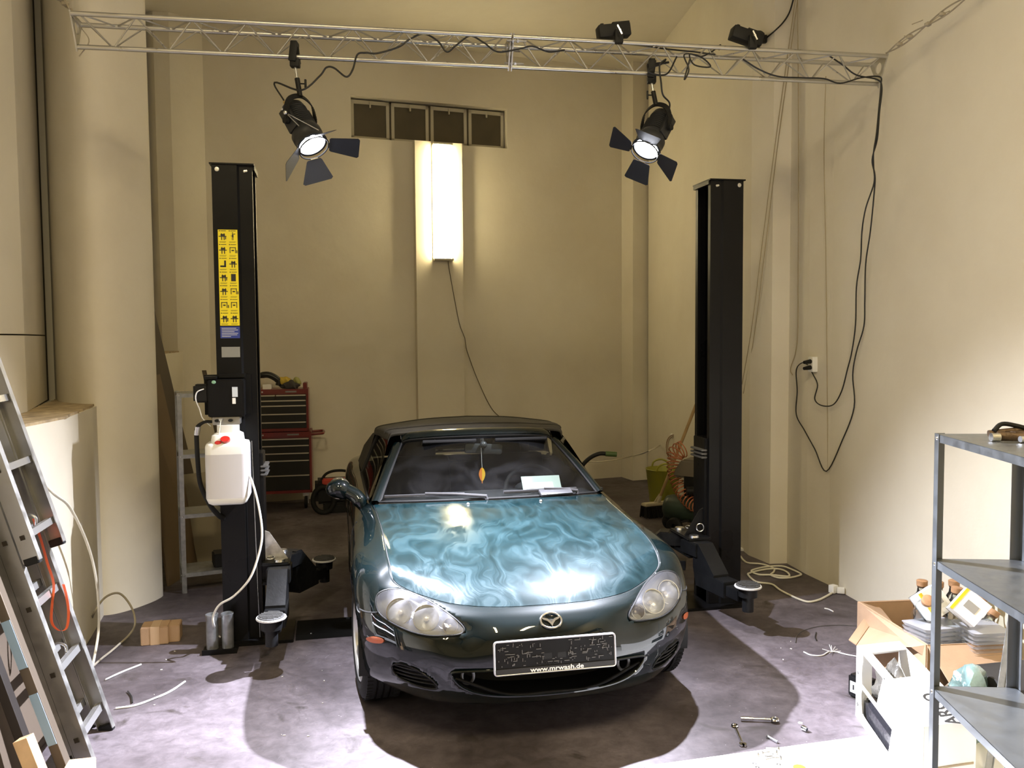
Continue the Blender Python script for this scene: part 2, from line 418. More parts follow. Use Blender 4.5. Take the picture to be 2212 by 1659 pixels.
# --- fluorescent wall lamp on the pilaster
lampglow = mat('lamp_diffuser', (0.9, 0.88, 0.8), 0.5, emis=(1.0, 0.82, 0.46), estr=POW_WALL)
lampbody = mat('lamp_body', (0.55, 0.52, 0.42), 0.5)
t = thing('wall_lamp', 'lit upright fluorescent wall lamp mounted on the pilaster below the high window', 'lamp', bw(1.52, 0.10, 2.68))
m = MB(); bwbox(m, 1.405, 1.63, 0.10, 0.118, 2.675, 3.985); bwbox(m, 1.405, 1.63, 0.10, 0.20, 2.668, 2.69, .004); bwbox(m, 1.405, 1.63, 0.10, 0.20, 3.972, 3.995, .004); m.build('lamp_housing', lampbody, t)
m = MB(); bwbox(m, 1.412, 1.623, 0.119, 0.195, 2.69, 3.972, .012); m.build('diffuser', lampglow, t)
cordm = mat('grey_cord', (0.12, 0.10, 0.07), 0.6)
m = MB()
pts = [bw(1.58, .12, 2.67), bw(1.60, .105, 2.55), bw(1.70, .106, 2.0), bw(1.755, .108, 1.83), bw(1.775, .106, 1.78), bw(1.80, .06, 1.70), bw(1.83, .018, 1.62), bw(1.95, .015, 1.3), bw(2.12, .015, 0.95), bw(2.3, .015, 0.75), bw(2.45, .012, 0.4), bw(2.5, .012, 0.02)]
m.tube(catmull(pts, 6), 0.0045, 6); m.build('lamp_cord', cordm, t)

# --- the ceiling lamps behind the viewer (their reflections show on the bonnet and bumper)
def ceiling_lamp(x, y, lab, z=CEIL):
    t = thing('ceiling_lamp', lab, 'lamp', (x, y, z))
    m = MB(); m.box((x, y, z - 0.03), (0.22, 1.5, 0.06), bev=.006); m.build('lamp_housing', lampbody, t)
    m = MB(); m.box((x, y, z - 0.085), (0.19, 1.46, 0.05), bev=.015); m.build('diffuser', mat('ceiling_diffuser', (0.9, 0.88, 0.8), 0.5, emis=(1.0, 0.82, 0.45), estr=POW_CEIL * 0.12), t)
    add_light('ceiling_lamp_light', 'AREA', (x, y, z - 0.13), POW_CEIL, WARM, (x, y, 0), shape='RECTANGLE', size=0.19, size_y=1.46)
ceiling_lamp(-0.7, 0.2, 'fluorescent ceiling lamp, the left of the pair over the workshop entrance')
ceiling_lamp(1.5, 0.6, 'fluorescent ceiling lamp, the right of the pair over the workshop entrance')
# ================================================================== THE CAR
CARX, CARY, CARA = 0.172, 3.60, R(11.7)
car = thing('roadster', 'dark green two-seat roadster with black soft top parked between the lift posts', 'car', (CARX, CARY, 0), CARA)
def car_paint(name, smear):
    m = bpy.data.materials.new(name); m.use_nodes = True; nt = m.node_tree; b = nt.nodes['Principled BSDF']; L = nt.links.new
    b.inputs['Base Color'].default_value = (0.0010, 0.0036, 0.0041, 1); b.inputs['Specular IOR Level'].default_value = 0.04; b.inputs['Metallic'].default_value = 0.04
    b.inputs['Roughness'].default_value = 0.40; b.inputs['Coat Weight'].default_value = 1.0; b.inputs['Coat Roughness'].default_value = 0.035
    tc = nt.nodes.new('ShaderNodeTexCoord')
    if smear > 0:
        b.inputs['Metallic'].default_value = 0.16                        # dried polish wiped about in arcs
        mp = nt.nodes.new('ShaderNodeMapping'); mp.inputs['Scale'].default_value = (1, 0.55, 1); L(tc.outputs['Object'], mp.inputs[0])
        n0 = nt.nodes.new('ShaderNodeTexNoise'); n0.inputs['Scale'].default_value = 4.2; n0.inputs['Detail'].default_value = 2; L(mp.outputs[0], n0.inputs['Vector'])
        add = nt.nodes.new('ShaderNodeVectorMath'); add.operation = 'MULTIPLY_ADD'; add.inputs[1].default_value = (0.62, 0.62, 0); L(n0.outputs['Color'], add.inputs[0]); L(mp.outputs[0], add.inputs[2])
        v = nt.nodes.new('ShaderNodeTexVoronoi'); v.inputs['Scale'].default_value = 9; v.feature = 'SMOOTH_F1'; v.inputs['Smoothness'].default_value = 0.1; L(add.outputs[0], v.inputs['Vector'])
        n1 = nt.nodes.new('ShaderNodeTexNoise'); n1.inputs['Scale'].default_value = 13; n1.inputs['Detail'].default_value = 8; n1.inputs['Distortion'].default_value = 1.5; mp2 = nt.nodes.new('ShaderNodeMapping'); mp2.inputs['Scale'].default_value = (2.6, .55, 1); L(add.outputs[0], mp2.inputs[0]); L(mp2.outputs[0], n1.inputs['Vector'])
        mu = nt.nodes.new('ShaderNodeMath'); mu.operation = 'MULTIPLY'; L(v.outputs['Distance'], mu.inputs[0]); L(n1.outputs['Fac'], mu.inputs[1])
        mr = nt.nodes.new('ShaderNodeMapRange'); mr.inputs[1].default_value = 0.08; mr.inputs[2].default_value = 0.42; L(mu.outputs[0], mr.inputs[0])
        mr.inputs[3].default_value = 0.0; mr.inputs[4].default_value = smear
        cr = nt.nodes.new('ShaderNodeMixRGB'); cr.inputs[1].default_value = (0.0009, 0.0062, 0.0076, 1); cr.inputs[2].default_value = (0.0065, 0.021, 0.026, 1); L(mr.outputs[0], cr.inputs[0]); L(cr.outputs[0], b.inputs['Base Color'])
        r2 = nt.nodes.new('ShaderNodeMapRange'); r2.inputs[2].default_value = smear; r2.inputs[3].default_value = 0.03; r2.inputs[4].default_value = 0.20; L(mr.outputs[0], r2.inputs[0]); L(r2.outputs[0], b.inputs['Coat Roughness'])
        r3 = nt.nodes.new('ShaderNodeMapRange'); r3.inputs[2].default_value = smear; r3.inputs[3].default_value = 0.36; r3.inputs[4].default_value = 0.50; L(mr.outputs[0], r3.inputs[0]); L(r3.outputs[0], b.inputs['Roughness'])
    return m
PAINT = car_paint('green_metallic_paint', 0.0)
PAINTH = car_paint('green_metallic_paint_smeared', 0.62)
SEAM = mat('panel_gap', (0.004, 0.004, 0.004), 0.7)
CLOTHTOP = mat('soft_top_cloth', (0.036, 0.032, 0.025), 0.85, bump=0.25, bscale=500, var=0.25, vscale=4)
DASH = mat('dark_interior', (0.009, 0.009, 0.010), 0.7, spec=.25)

def st(us, vs, zs): return [Vector((u, v, z)) for u, v, z in zip(us, vs, zs)]
ZF = [.203, .262, .345, .43, .497, .547, .578, .597, .611]
NET = [
 st([0]*9, [.075, .03, .008, 0, .012, .038, .07, .10, .135], ZF),
 st([.22]*9, [.09, .042, .018, .010, .022, .05, .083, .113, .15], ZF),
 st([.40]*9, [.135, .085, .062, .058, .082, .118, .14, .175, .212], [.203, .262, .345, .43, .497, .548, .582, .603, .618]),
 st([.52, .525, .53, .53, .53, .53, .53, .525, .52], [.20, .15, .122, .106, .121, .170, .22, .258, .30], [.205, .265, .345, .43, .502, .554, .590, .614, .634]),
 st([.61, .62, .63, .632, .632, .63, .625, .615, .60], [.285, .235, .200, .185, .200, .255, .31, .345, .375], [.208, .265, .345, .435, .508, .566, .607, .633, .652]),
 st([.685, .70, .71, .713, .713, .71, .70, .68, .652], [.375, .33, .30, .29, .305, .345, .39, .42, .445], [.212, .268, .35, .44, .517, .58, .628, .657, .677]),
 st([.745, .762, .77, .775, .775, .77, .755, .718, .662], [.455, .42, .395, .385, .395, .425, .46, .485, .53], [.216, .27, .352, .44, .525, .597, .655, .695, .727]),
 st([.785, .80, .806, .810, .812, .808, .79, .745, .668], [.53, .51, .50, .495, .50, .52, .545, .575, .62], [.218, .272, .352, .44, .53, .610, .672, .715, .750]),
 st([.80, .812, .82, .826, .830, .826, .805, .755, .670], [.62, .615, .61, .61, .61, .62, .64, .67, .715], [.215, .272, .352, .445, .535, .620, .685, .728, .767]),
 st([.80, .815, .825, .832, .838, .836, .815, .762, .672], [.80, .80, .80, .80, .80, .80, .81, .83, .86], [.20, .265, .35, .445, .54, .628, .695, .741, .785]),
 st([.80, .815, .825, .832, .838, .836, .815, .762, .674], [.98, .98, .98, .98, .98, .98, .985, .99, 1.01], [.19, .26, .35, .445, .54, .630, .70, .748, .797]),
 st([.79, .805, .82, .828, .833, .832, .812, .762, .678], [1.15]*9, [.175, .25, .345, .445, .54, .632, .704, .755, .806]),
 st([.78, .80, .815, .823, .828, .828, .81, .765, .684], [1.33]*9, [.165, .245, .345, .445, .54, .635, .712, .765, .816]),
 st([.78, .80, .812, .82, .824, .824, .81, .768, .695], [1.5]*9, [.16, .24, .34, .445, .545, .64, .722, .782, .828]),
 st([.78, .80, .812, .82, .824, .824, .812, .78, .72], [1.95]*9, [.155, .235, .34, .445, .545, .65, .74, .81, .850]),
 st([.78, .80, .812, .822, .828, .828, .818, .79, .735], [2.45]*9, [.155, .235, .34, .445, .55, .66, .755, .83, .868]),
 st([.79, .808, .82, .83, .838, .838, .828, .80, .735], [2.75]*9, [.16, .24, .345, .45, .56, .675, .775, .85, .888]),
 st([.80, .815, .828, .838, .843, .842, .83, .795, .70], [3.065]*9, [.19, .26, .355, .455, .57, .685, .79, .865, .900]),
 st([.79, .808, .82, .826, .83, .825, .81, .765, .66], [3.35]*9, [.20, .27, .36, .46, .57, .68, .78, .85, .885]),
 st([.75, .775, .79, .795, .79, .78, .755, .70, .60], [3.6, 3.62, 3.63, 3.63, 3.62, 3.6, 3.58, 3.56, 3.52], [.22, .28, .37, .47, .57, .67, .76, .825, .86]),
 st([.63, .66, .68, .685, .67, .65, .62, .57, .48], [3.77, 3.8, 3.82, 3.82, 3.81, 3.79, 3.76, 3.73, 3.69], [.24, .29, .38, .48, .57, .66, .745, .80, .84]),
 st([.36, .38, .39, .39, .38, .37, .35, .33, .28], [3.86, 3.9, 3.92, 3.92, 3.91, 3.89, 3.86, 3.83, 3.79], [.25, .30, .39, .48, .57, .66, .74, .79, .83]),
 st([0]*9, [3.88, 3.92, 3.94, 3.94, 3.93, 3.91, 3.88, 3.85, 3.81], [.25, .30, .39, .48, .57, .66, .74, .79, .83]),
]
CORNER, COWL, REARQ = 5, 13, 17
NS_, NL_ = 8, 5
def cr_row(pts, n): return catmull(pts, n)
# mirror ends so that the surface crosses the centre plane squarely
def full_surface():
    cols = [cr_row(c, NL_) for c in NET]                     # along levels
    rows = []
    nl = len(cols[0])
    for k in range(nl):
        line = [c[k] for c in cols]
        a = line[1].copy(); a.x = -a.x; z = line[-2].copy(); z.x = -z.x
        ext = [a] + line + [z]
        full = catmull(ext, NS_)[NS_:-NS_]
        rows.append(full)
    return rows                                               # rows[level][station]
ROWS = full_surface()
def coons(F, Rr, Ce, S):
    """F, Rr across (centre to side) at front / rear; Ce, S front to rear at centre / side"""
    na, nb = len(F), len(Ce); P = []
    for j in range(nb):
        b = j / (nb - 1); row = []
        for i in range(na):
            a = i / (na - 1)
            p = F[i] * (1 - b) + Rr[i] * b + Ce[j] * (1 - a) + S[j] * a - (F[0] * (1 - a) * (1 - b) + F[-1] * a * (1 - b) + Rr[0] * (1 - a) * b + Rr[-1] * a * b)
            row.append(p)
        P.append(row)
    return P
def resample(pts, n):
    pts = [Vector(p) for p in pts]; L = [0]
    for a, b in zip(pts, pts[1:]): L.append(L[-1] + (b - a).length)
    out = []; j = 0
    for i in range(n):
        t = L[-1] * i / (n - 1)
        while j < len(pts) - 2 and L[j + 1] < t: j += 1
        d = L[j + 1] - L[j]; f = 0 if d < 1e-9 else (t - L[j]) / d
        out.append(pts[j].lerp(pts[j + 1], min(1, max(0, f))))
    return out
top = ROWS[-1]
front = resample(top[:CORNER * NS_ + 1], 41)
side = resample(top[CORNER * NS_:COWL * NS_ + 1], 49)
cowl = resample(catmull([(0, 1.275, .866), (.22, 1.29, .865), (.42, 1.335, .858), (.58, 1.41, .846), (.695, 1.5, .828)], 10), 41)
centre = resample(catmull([(0, .135, .611), (0, .20, .648), (0, .34, .702), (0, .55, .758), (0, .8, .806), (0, 1.05, .843), (0, 1.275, .866)], 8), 49)
for i, p in enumerate(front[0:2]): pass
HOODP = coons(front, cowl, centre, side)

def in_poly(x, y, poly):
    c = False; n = len(poly); j = n - 1
    for i in range(n):
        xi, yi = poly[i]; xj, yj = poly[j]
        if (yi > y) != (yj > y) and x < (xj - xi) * (y - yi) / (yj - yi) + xi: c = not c
        j = i
    return c
def near_poly(x, y, poly):
    best = None; bd = 1e9; n = len(poly)
    for i in range(n):
        a = Vector(poly[i]); b = Vector(poly[(i + 1) % n]); d = b - a
        t = max(0, min(1, (Vector((x, y)) - a).dot(d) / max(d.length_squared, 1e-12))); q = a + d * t
        e = (q - Vector((x, y))).length
        if e < bd: bd = e; best = q
    return best, bd
def smooth_poly(pts, n=6):
    P = [Vector((p[0], p[1], 0)) for p in pts]; m_ = len(P); out = []
    for i in range(m_):
        p0, p1, p2, p3 = P[i - 1], P[i], P[(i + 1) % m_], P[(i + 2) % m_]
        for k in range(n):
            t = k / n
            q = 0.5 * ((2 * p1) + (p2 - p0) * t + (2 * p0 - 5 * p1 + 4 * p2 - p3) * t * t + (3 * p1 - p0 - 3 * p2 + p3) * t ** 3)
            out.append((q.x, q.y))
    return out
# openings, (u, z) seen from the front
HEADL = smooth_poly([(.728, .570), (.735, .60), (.724, .628), (.69, .645), (.64, .650), (.585, .644), (.52, .628), (.455, .604), (.41, .580), (.378, .552), (.374, .534), (.395, .522), (.44, .517), (.52, .516), (.60, .523), (.67, .538), (.71, .552)], 5)
MOUTHH = [(0, .385), (.15, .384), (.30, .380), (.40, .374), (.435, .364), (.425, .335), (.39, .300), (.33, .272), (.24, .256), (.12, .249), (0, .247)]
MOUTH = smooth_poly(MOUTHH + [(-u, z) for u, z in MOUTHH[-2:0:-1]], 4)
VENT = smooth_poly([(.665, .318), (.675, .345), (.655, .368), (.61, .372), (.56, .355), (.515, .325), (.49, .295), (.50, .280), (.55, .278), (.61, .288), (.645, .300)], 5)
WC = {'f': (.80, .292), 'r': (3.065, .292)}

sbm = bmesh.new()
grid_v = {}
def add_surface(P, mirror, mi=0):
    nr, nc = len(P), len(P[0])
    v = [[sbm.verts.new(((-p.x if mirror else p.x), p.y, p.z)) for p in row] for row in P]
    for i in range(nr - 1):
        for j in range(nc - 1):
            q = [v[i][j], v[i][j + 1], v[i + 1][j + 1], v[i + 1][j]]
            if mirror: q.reverse()
            f = sbm.faces.new(q); f.material_index = mi
add_surface(ROWS, False); add_surface(ROWS, True)
# the scuttle / tail deck closes the tub behind the doors
tailF = resample([(0, 2.86, .915), (.3, 2.86, .912), (.6, 2.86, .905), (.728, 2.86, .893)], 21)
tailS = resample(ROWS[-1][16 * NS_:20 * NS_ + 1], 31); tailS[0] = Vector(tailF[-1])
tailR = resample(list(reversed(ROWS[-1][20 * NS_:])), 21)
tailC = resample(catmull([(0, 2.86, .915), (0, 3.2, .905), (0, 3.6, .87), (0, 3.81, .83)], 8), 31)
TP = coons(tailF, tailR, tailC, tailS)
add_surface(TP, False); add_surface(TP, True)
bmesh.ops.remove_doubles(sbm, verts=sbm.verts, dist=0.0015)
bmesh.ops.recalc_face_normals(sbm, faces=sbm.faces)
# a surface to drop features on, before anything is cut
def make_bvh(polys_bm): return BVHTree.FromBMesh(polys_bm)
fullbm = sbm.copy()
for mir in (False, True):
    v = [[fullbm.verts.new(((-p.x if mir else p.x), p.y, p.z)) for p in row] for row in HOODP]
    for i in range(len(HOODP) - 1):
        for j in range(len(HOODP[0]) - 1):
            q = [v[i][j], v[i][j + 1], v[i + 1][j + 1], v[i + 1][j]]
            fullbm.faces.new(q[::-1] if mir else q)
BODYB = BVHTree.FromBMesh(fullbm)
def front_hit(u, z):
    h, n, i, d = BODYB.ray_cast(Vector((u, -1.0, z)), Vector((0, 1, 0)))
    if h is None: h, n, i, d = BODYB.find_nearest(Vector((u, 0.4, z)))
    if n.y > 0: n = -n
    return h, n
def top_hit(u, v):
    h, n, i, d = BODYB.ray_cast(Vector((u, v, 2.0)), Vector((0, 0, -1)))
    if h is None: h, n, i, d = BODYB.find_nearest(Vector((u, v, .9)))
    return h, n
def cut(poly, axes, keep):
    """drop faces inside poly (2D on axes), pull the rim onto it"""
    a0, a1 = axes
    dead = [f for f in sbm.faces if keep(f.calc_center_median()) and in_poly(f.calc_center_median()[a0], f.calc_center_median()[a1], poly)]
    rim = set(v for f in dead for v in f.verts); bmesh.ops.delete(sbm, geom=dead, context='FACES')
    for v in rim:
        if v.is_valid and v.link_faces:
            q, d = near_poly(v.co[a0], v.co[a1], poly)
            if d < 0.03: v.co[a0] = q.x; v.co[a1] = q.y
for s_ in (1, -1):
    cut([(s_ * u, z) for u, z in HEADL], (0, 2), lambda c: c.y < .62)
    cut([(s_ * u, z) for u, z in VENT], (0, 2), lambda c: c.y < .5)
cut(MOUTH, (0, 2), lambda c: c.y < .5)
AR = 0.325
for s_ in (1, -1):
    for (wv, wz) in WC.values():
        arch = [(wv + AR * math.cos(a), wz + AR * math.sin(a)) for a in [2 * math.pi * k / 72 for k in range(72)]]
        cut(arch, (1, 2), lambda c: c.x * s_ > .6)
loose = [v for v in sbm.verts if not v.link_faces]; bmesh.ops.delete(sbm, geom=loose, context='VERTS')
body = mesh_obj('body_shell', sbm, PAINT, car, 60, world=False)
mod = body.modifiers.new('skin', 'SOLIDIFY'); mod.thickness = 0.006; mod.offset = -1

# bonnet with turned-down edge
m = MB(); n_h = len(HOODP[0])
rowsH = []
for row in HOODP:
    full = [Vector((-p.x, p.y, p.z)) for p in reversed(row[1:])] + [p.copy() for p in row]
    rowsH.append(full)
# shrink a little for the gap
cen = Vector((0, .8, .75))
def shr(p):
    q = p.copy(); s = 1
    q.x *= 1 - .0045 / .66; q.y = .80 + (q.y - .80) * (1 - .0045 / .6); return q
rowsH = [[shr(p) + Vector((0, 0, .001)) for p in r] for r in rowsH]
m.grid(rowsH)
hood = None
bm_ = m.bm
bmesh.ops.recalc_face_normals(bm_, faces=bm_.faces)
edges = [e for e in bm_.edges if e.is_boundary]
ret = bmesh.ops.extrude_edge_only(bm_, edges=edges)
for v in [g for g in ret['geom'] if isinstance(g, bmesh.types.BMVert)]:
    v.co.z -= .012; v.co.x *= .992; v.co.y = .8 + (v.co.y - .8) * .99
bonnet = m.build('bonnet', PAINTH, car, 50, world=False)
# dark channel under the bonnet edge
m = MB()
loop = [p for p in rowsH[0]] + [r[-1] for r in rowsH[1:]] + list(reversed(rowsH[-1]))[1:] + [r[0] for r in reversed(rowsH[1:-1])]
loop = resample(loop + [loop[0]], 200)[:-1]
m.tube([Vector((p.x * 1.004, .8 + (p.y - .8) * 1.004, p.z - .008)) for p in loop], .0055, 6, closed=True)
m.build('bonnet_gap', SEAM, car, 40, world=False)

# inner dark tub so nothing shows through
for s_ in (1, -1):
    for (wv, wz) in WC.values():
        m = MB()
        P = [[Vector((s_ * uu, wv + (AR + .004) * math.cos(a), wz + (AR + .004) * math.sin(a))) for uu in (.815, .55)] for a in [R(-12 + 204 * k / 36) for k in range(37)]]
        m.grid(P); 
        ring = [p[1] for p in P]; cv = m.bm.verts.new((s_ * .55, wv, wz)); vs = [m.bm.verts.new(p) for p in ring]
        for a, b in zip(vs, vs[1:]): m.bm.faces.new([a, b, cv])
        m.build('wheel_arch_liner', BLACKM, car, 40, world=False)
m = MB(); m.box((0, 2.05, .19), (1.45, 2.9, .03)); m.box((0, .42, .235), (1.02, .5, .02)); m.box((0, .62, .42), (1.05, .02, .36))
m.build('underbody', BLACKM, car, 30, world=False)

def recess(poly, depth, name, matl, shrink=0.9, off=0.0):
    m = MB(); A = []; B = []
    cu = sum(p[0] for p in poly) / len(poly); cz = sum(p[1] for p in poly) / len(poly)
    for u, z in poly:
        h, n = front_hit(u, z); A.append(h + Vector((0, -off, 0)))
        B.append(Vector((cu + (u - cu) * shrink, h.y + depth, cz + (z - cz) * shrink)))
    va = [m.bm.verts.new(p) for p in A]; vb = [m.bm.verts.new(p) for p in B]; n = len(A)
    for i in range(n): m.bm.faces.new([va[i], va[(i + 1) % n], vb[(i + 1) % n], vb[i]])
    cvt = m.bm.verts.new(sum(B, Vector()) / n)
    for i in range(n): m.bm.faces.new([vb[i], vb[(i + 1) % n], cvt])
    return m.build(name, matl, car, 40, world=False), A
o, A = recess(MOUTH, .16, 'air_intake', BLACKM, .93)
m = MB(); m.tube([p + Vector((0, -.001, 0)) for p in A], .006, 8, closed=True); m.build('intake_rim', PAINT, car, world=False)
m = MB(); hx = [-.40, .40]; P0 = catmull([(-.415, .085, .335), (-.2, .05, .262), (0, .04, .258), (.2, .05, .262), (.415, .085, .335)], 8)
m.tube(P0, .007, 8); m.build('intake_splitter', BLACKP, car, world=False)
for s_ in (1, -1):
    poly = [(s_ * u, z) for u, z in VENT]
    o, A = recess(poly, .05, 'bumper_vent', BLACKM, .85)
    m = MB()
    for k in range(4):
        z = .298 + .019 * k; us = [u for u in [i * .005 for i in range(94, 138)] if in_poly(u, z, VENT)]
        if len(us) > 4:
            pts = []
            for u in (us[0], (us[0] + us[-1]) / 2, us[-1]):
                h, n = front_hit(s_ * u, z); pts.append(h + Vector((0, .012, 0)))
            m.tube(catmull(pts, 5), .0038, 6)
    m.build('vent_slat', BLACKP, o, world=False)
    m = MB(); m.tube([p for p in A], .004, 6, closed=True); m.build('vent_rim', BLACKP, o, world=False)

# tow hooks behind the intake
for s_, uu in ((1, .345), (-1, -.36)):
    m = MB(); c = Vector((uu, .10, .335)); m.tube([c + Vector((.026 * math.cos(a), 0, .034 * math.sin(a))) for a in [2 * math.pi * k / 20 for k in range(20)]], .007, 8, closed=True)
    m.box(c + Vector((-.012, .01, .045)), (.05, .012, .035)); m.build('tow_hook', mat('hook_steel', (.11, .11, .11), .45, .6), car, world=False)

# headlights
LENS = glass_mat('headlight_lens', (.93, .94, .95), .04, 1.0, 1.5, haze=0.14)
REFL = mat('headlight_reflector', (.70, .72, .78), .35, .75, bump=.1, bscale=60)
REFL2 = mat('headlight_bezel', (.55, .56, .60), .35, .5)
for s_ in (1, -1):
    poly = [(s_ * u, z) for u, z in HEADL]
    hl, A = recess(poly, .085, 'headlight', REFL2, .86)
    # lens bulges slightly proud of the body
    m = MB(); rings = []
    cu = sum(p[0] for p in poly) / len(poly); cz = sum(p[1] for p in poly) / len(poly)
    K = 9
    for k in range(K):
        f = 1 - k / K; rg = []
        for u, z in poly:
            uu, zz = cu + (u - cu) * f, cz + (z - cz) * f
            h, n = front_hit(uu, zz); bul = .002 + .016 * (1 - f ** 2.5)
            rg.append(m.bm.verts.new(h + n * bul))
        rings.append(rg)
    h, n = front_hit(cu, cz); cv = m.bm.verts.new(h + n * .018)
    N = len(poly)
    for a, b in zip(rings, rings[1:]):
        for i in range(N): m.bm.faces.new([a[i], a[(i + 1) % N], b[(i + 1) % N], b[i]])
    for i in range(N): m.bm.faces.new([rings[-1][i], rings[-1][(i + 1) % N], cv])
    m.build('headlight_lens', LENS, hl, 60, world=False)
    m = MB(); m.tube([p + Vector((0, -.001, 0)) for p in A], .0042, 6, closed=True); m.build('headlight_seal', BLACKM, hl, world=False)
    # three bowls
    for (u, z, r, nm, mt) in ((.638, .582, .054, 'main_beam_bowl', REFL), (.528, .573, .053, 'dipped_beam_bowl', REFL), (.430, .551, .031, 'indicator_bowl', mat('smoked_reflector', (.42, .38, .37), .28, .9, bump=.3, bscale=80))):
        h, n = front_hit(s_ * u, z); d = (Vector((0, -1, .12)) + n * .8).normalized()
        base = h - d * .062
        m = MB(); m.lathe([(0, 0), (r * .35, .004), (r * .7, .018), (r * .93, .036), (r, .050), (r * 1.06, .052)], base, d, 32); bo = m.build(nm, mt, hl, 60, world=False)
        m = MB(); m.lathe([(r * 1.0, .050), (r * 1.02, .057), (r * 1.08, .057), (r * 1.09, .048)], base, d, 32)
        m.build('bowl_ring', CHROME, bo, 40, world=False)
        m = MB(); m.lathe([(0, .030), (r * .18, .028), (r * .2, .018), (r * .2, .005)], base, d, 16); m.build('bulb', mat('bulb', (.55, .53, .5), .25, .5), bo, 40, world=False)
    # side repeater in the bumper
    m = MB(); P = []
    q = smooth_poly([(s_ * .705, .455), (s_ * .712, .464), (s_ * .748, .458), (s_ * .774, .440), (s_ * .776, .427), (s_ * .750, .427), (s_ * .715, .440)], 3)
    ptsm = []
    for u, z in q:
        h, n = front_hit(u, z); ptsm.append(h + n * .004)
    vs = [m.bm.verts.new(p) for p in ptsm]; c = sum(ptsm, Vector()) / len(ptsm); h, n = front_hit(c.x, c.z); cv = m.bm.verts.new(h + n * .008)
    for i in range(len(vs)): m.bm.faces.new([vs[i], vs[(i + 1) % len(vs)], cv])
    tag(m.build('side_marker', mat('amber_lens', (.38, .075, .012), .35, coat=.3), car, 60, world=False), 'orange side marker')

# badge: winged oval ring
hb, nb_ = front_hit(0, .565)
m = MB(); M_ = place(Matrix((Vector((1, 0, 0)), Vector((0, nb_.z * -1 * -1, -nb_.y)) if False else Vector((0, 0, 1)).cross(Vector((1, 0, 0))) * 0 + (nb_.cross(Vector((1, 0, 0))) * 1), nb_)).transposed(), hb + nb_ * .004)
ring = [Vector((.046 * math.cos(a), .037 * math.sin(a), 0)) for a in [2 * math.pi * k / 40 for k in range(40)]]
m.tube([M_ @ p for p in ring], .0052, 8, closed=True)
wing = [(-.043, .013), (-.030, .012), (-.014, .006), (0, -.012), (.014, .006), (.030, .012), (.043, .013), (.034, .003), (.018, -.004), (.007, -.017), (0, -.030), (-.007, -.017), (-.018, -.004), (-.034, .003)]
if (M_ @ Vector((0, 1, 0)) - M_ @ Vector((0, 0, 0))).z < 0: wing = [(x, -y) for x, y in wing]
m.prism(wing, -.001, .006, M_); m.build('badge', CHROME, car, 30, world=False)

# number plate holder, empty, with its dealer strip
pc = Vector((0.0, -.020, .446)); M_ = place(Matrix((Vector((1, 0, 0)), Vector((0, .10, .995)), Vector((0, -.995, .10)))).transposed(), pc)
holder = MB(); holder.prism(rrect(.530, .138, .010, 4), -.010, .004, M_)
pho = holder.build('number_plate_holder', mat('holder_black', (.008, .008, .009), .6, spec=.2), car, 30, world=False)
m = MB(); fr = rrect(.530, .138, .012, 4); m.tube([M_ @ Vector((x, y, .004)) for x, y in fr], .0045, 6, closed=True)
m.build('holder_frame', mat('holder_rim', (.50, .50, .51), .35, .7), pho, world=False)
m = MB(); m.prism(rrect(.522, .024, .004, 3, 0, -.057), .003, .0075, M_); m.build('dealer_strip', mat('strip_grey', (.035, .035, .037), .55, spec=.2), pho, world=False)
m = MB(); rnd = random.Random(12)
for k in range(150):
    x = rnd.uniform(-.25, .25); y = rnd.uniform(-.036, .058)
    if abs(x) < .055 and y > -.005: continue
    w = rnd.choice((.004, .010, .016, .022)); h_ = .0022
    if rnd.random() < .45: w, h_ = h_, rnd.choice((.006, .010, .014))
    m.prism([(x - w / 2, y - h_ / 2), (x + w / 2, y - h_ / 2), (x + w / 2, y + h_ / 2), (x - w / 2, y + h_ / 2)], .003, .0068, M_)
tag(m.build('clip_ribs', mat('rib_plastic', (.16, .16, .165), .25), pho, 0, world=False), kind='stuff')
m = MB()
for x in (-.034, .028):
    m.prism(rrect(.036, .024, .002, 2, x, -.004), .004, .0045, M_)
for k in range(4):
    m.tube([M_ @ Vector((-.07 + k * .022 + .006 * math.cos(a), -.032 + .006 * math.sin(a), .0048)) for a in [2 * math.pi * j / 14 for j in range(14)]], .0012, 5, closed=True)
m.build('clip_slots', mat('slot_black', (.003, .003, .003), .6), pho, 0, world=False)
def text_part(name, s, size, M, m, parent, ext=0.0006, align='CENTER', sx=1.0, font=None):
    cu = bpy.data.curves.new(name + '_c', 'FONT'); cu.body = s; cu.size = size; cu.extrude = ext; cu.align_x = align; cu.align_y = 'CENTER'; cu.resolution_u = 3; cu.offset = size * .018
    tmp = bpy.data.objects.new('tmp', cu); C.objects.link(tmp)
    dg = bpy.context.evaluated_depsgraph_get(); me = bpy.data.meshes.new_from_object(tmp.evaluated_get(dg))
    bpy.data.objects.remove(tmp); bpy.data.curves.remove(cu)
    me.transform(M @ Matrix.Diagonal((sx, 1, 1, 1)))
    if parent is not None and False: pass
    o = bpy.data.objects.new(name, me); C.objects.link(o); me.materials.clear(); me.materials.append(m); o.parent = parent
    return o
txt = mat('white_lettering', (.85, .85, .85), .5)
text_part('dealer_lettering', 'www.mrwash.de', .027, M_ @ Matrix.Translation((.005, -.0565, .0082)), txt, pho, sx=1.28, ext=.0003)

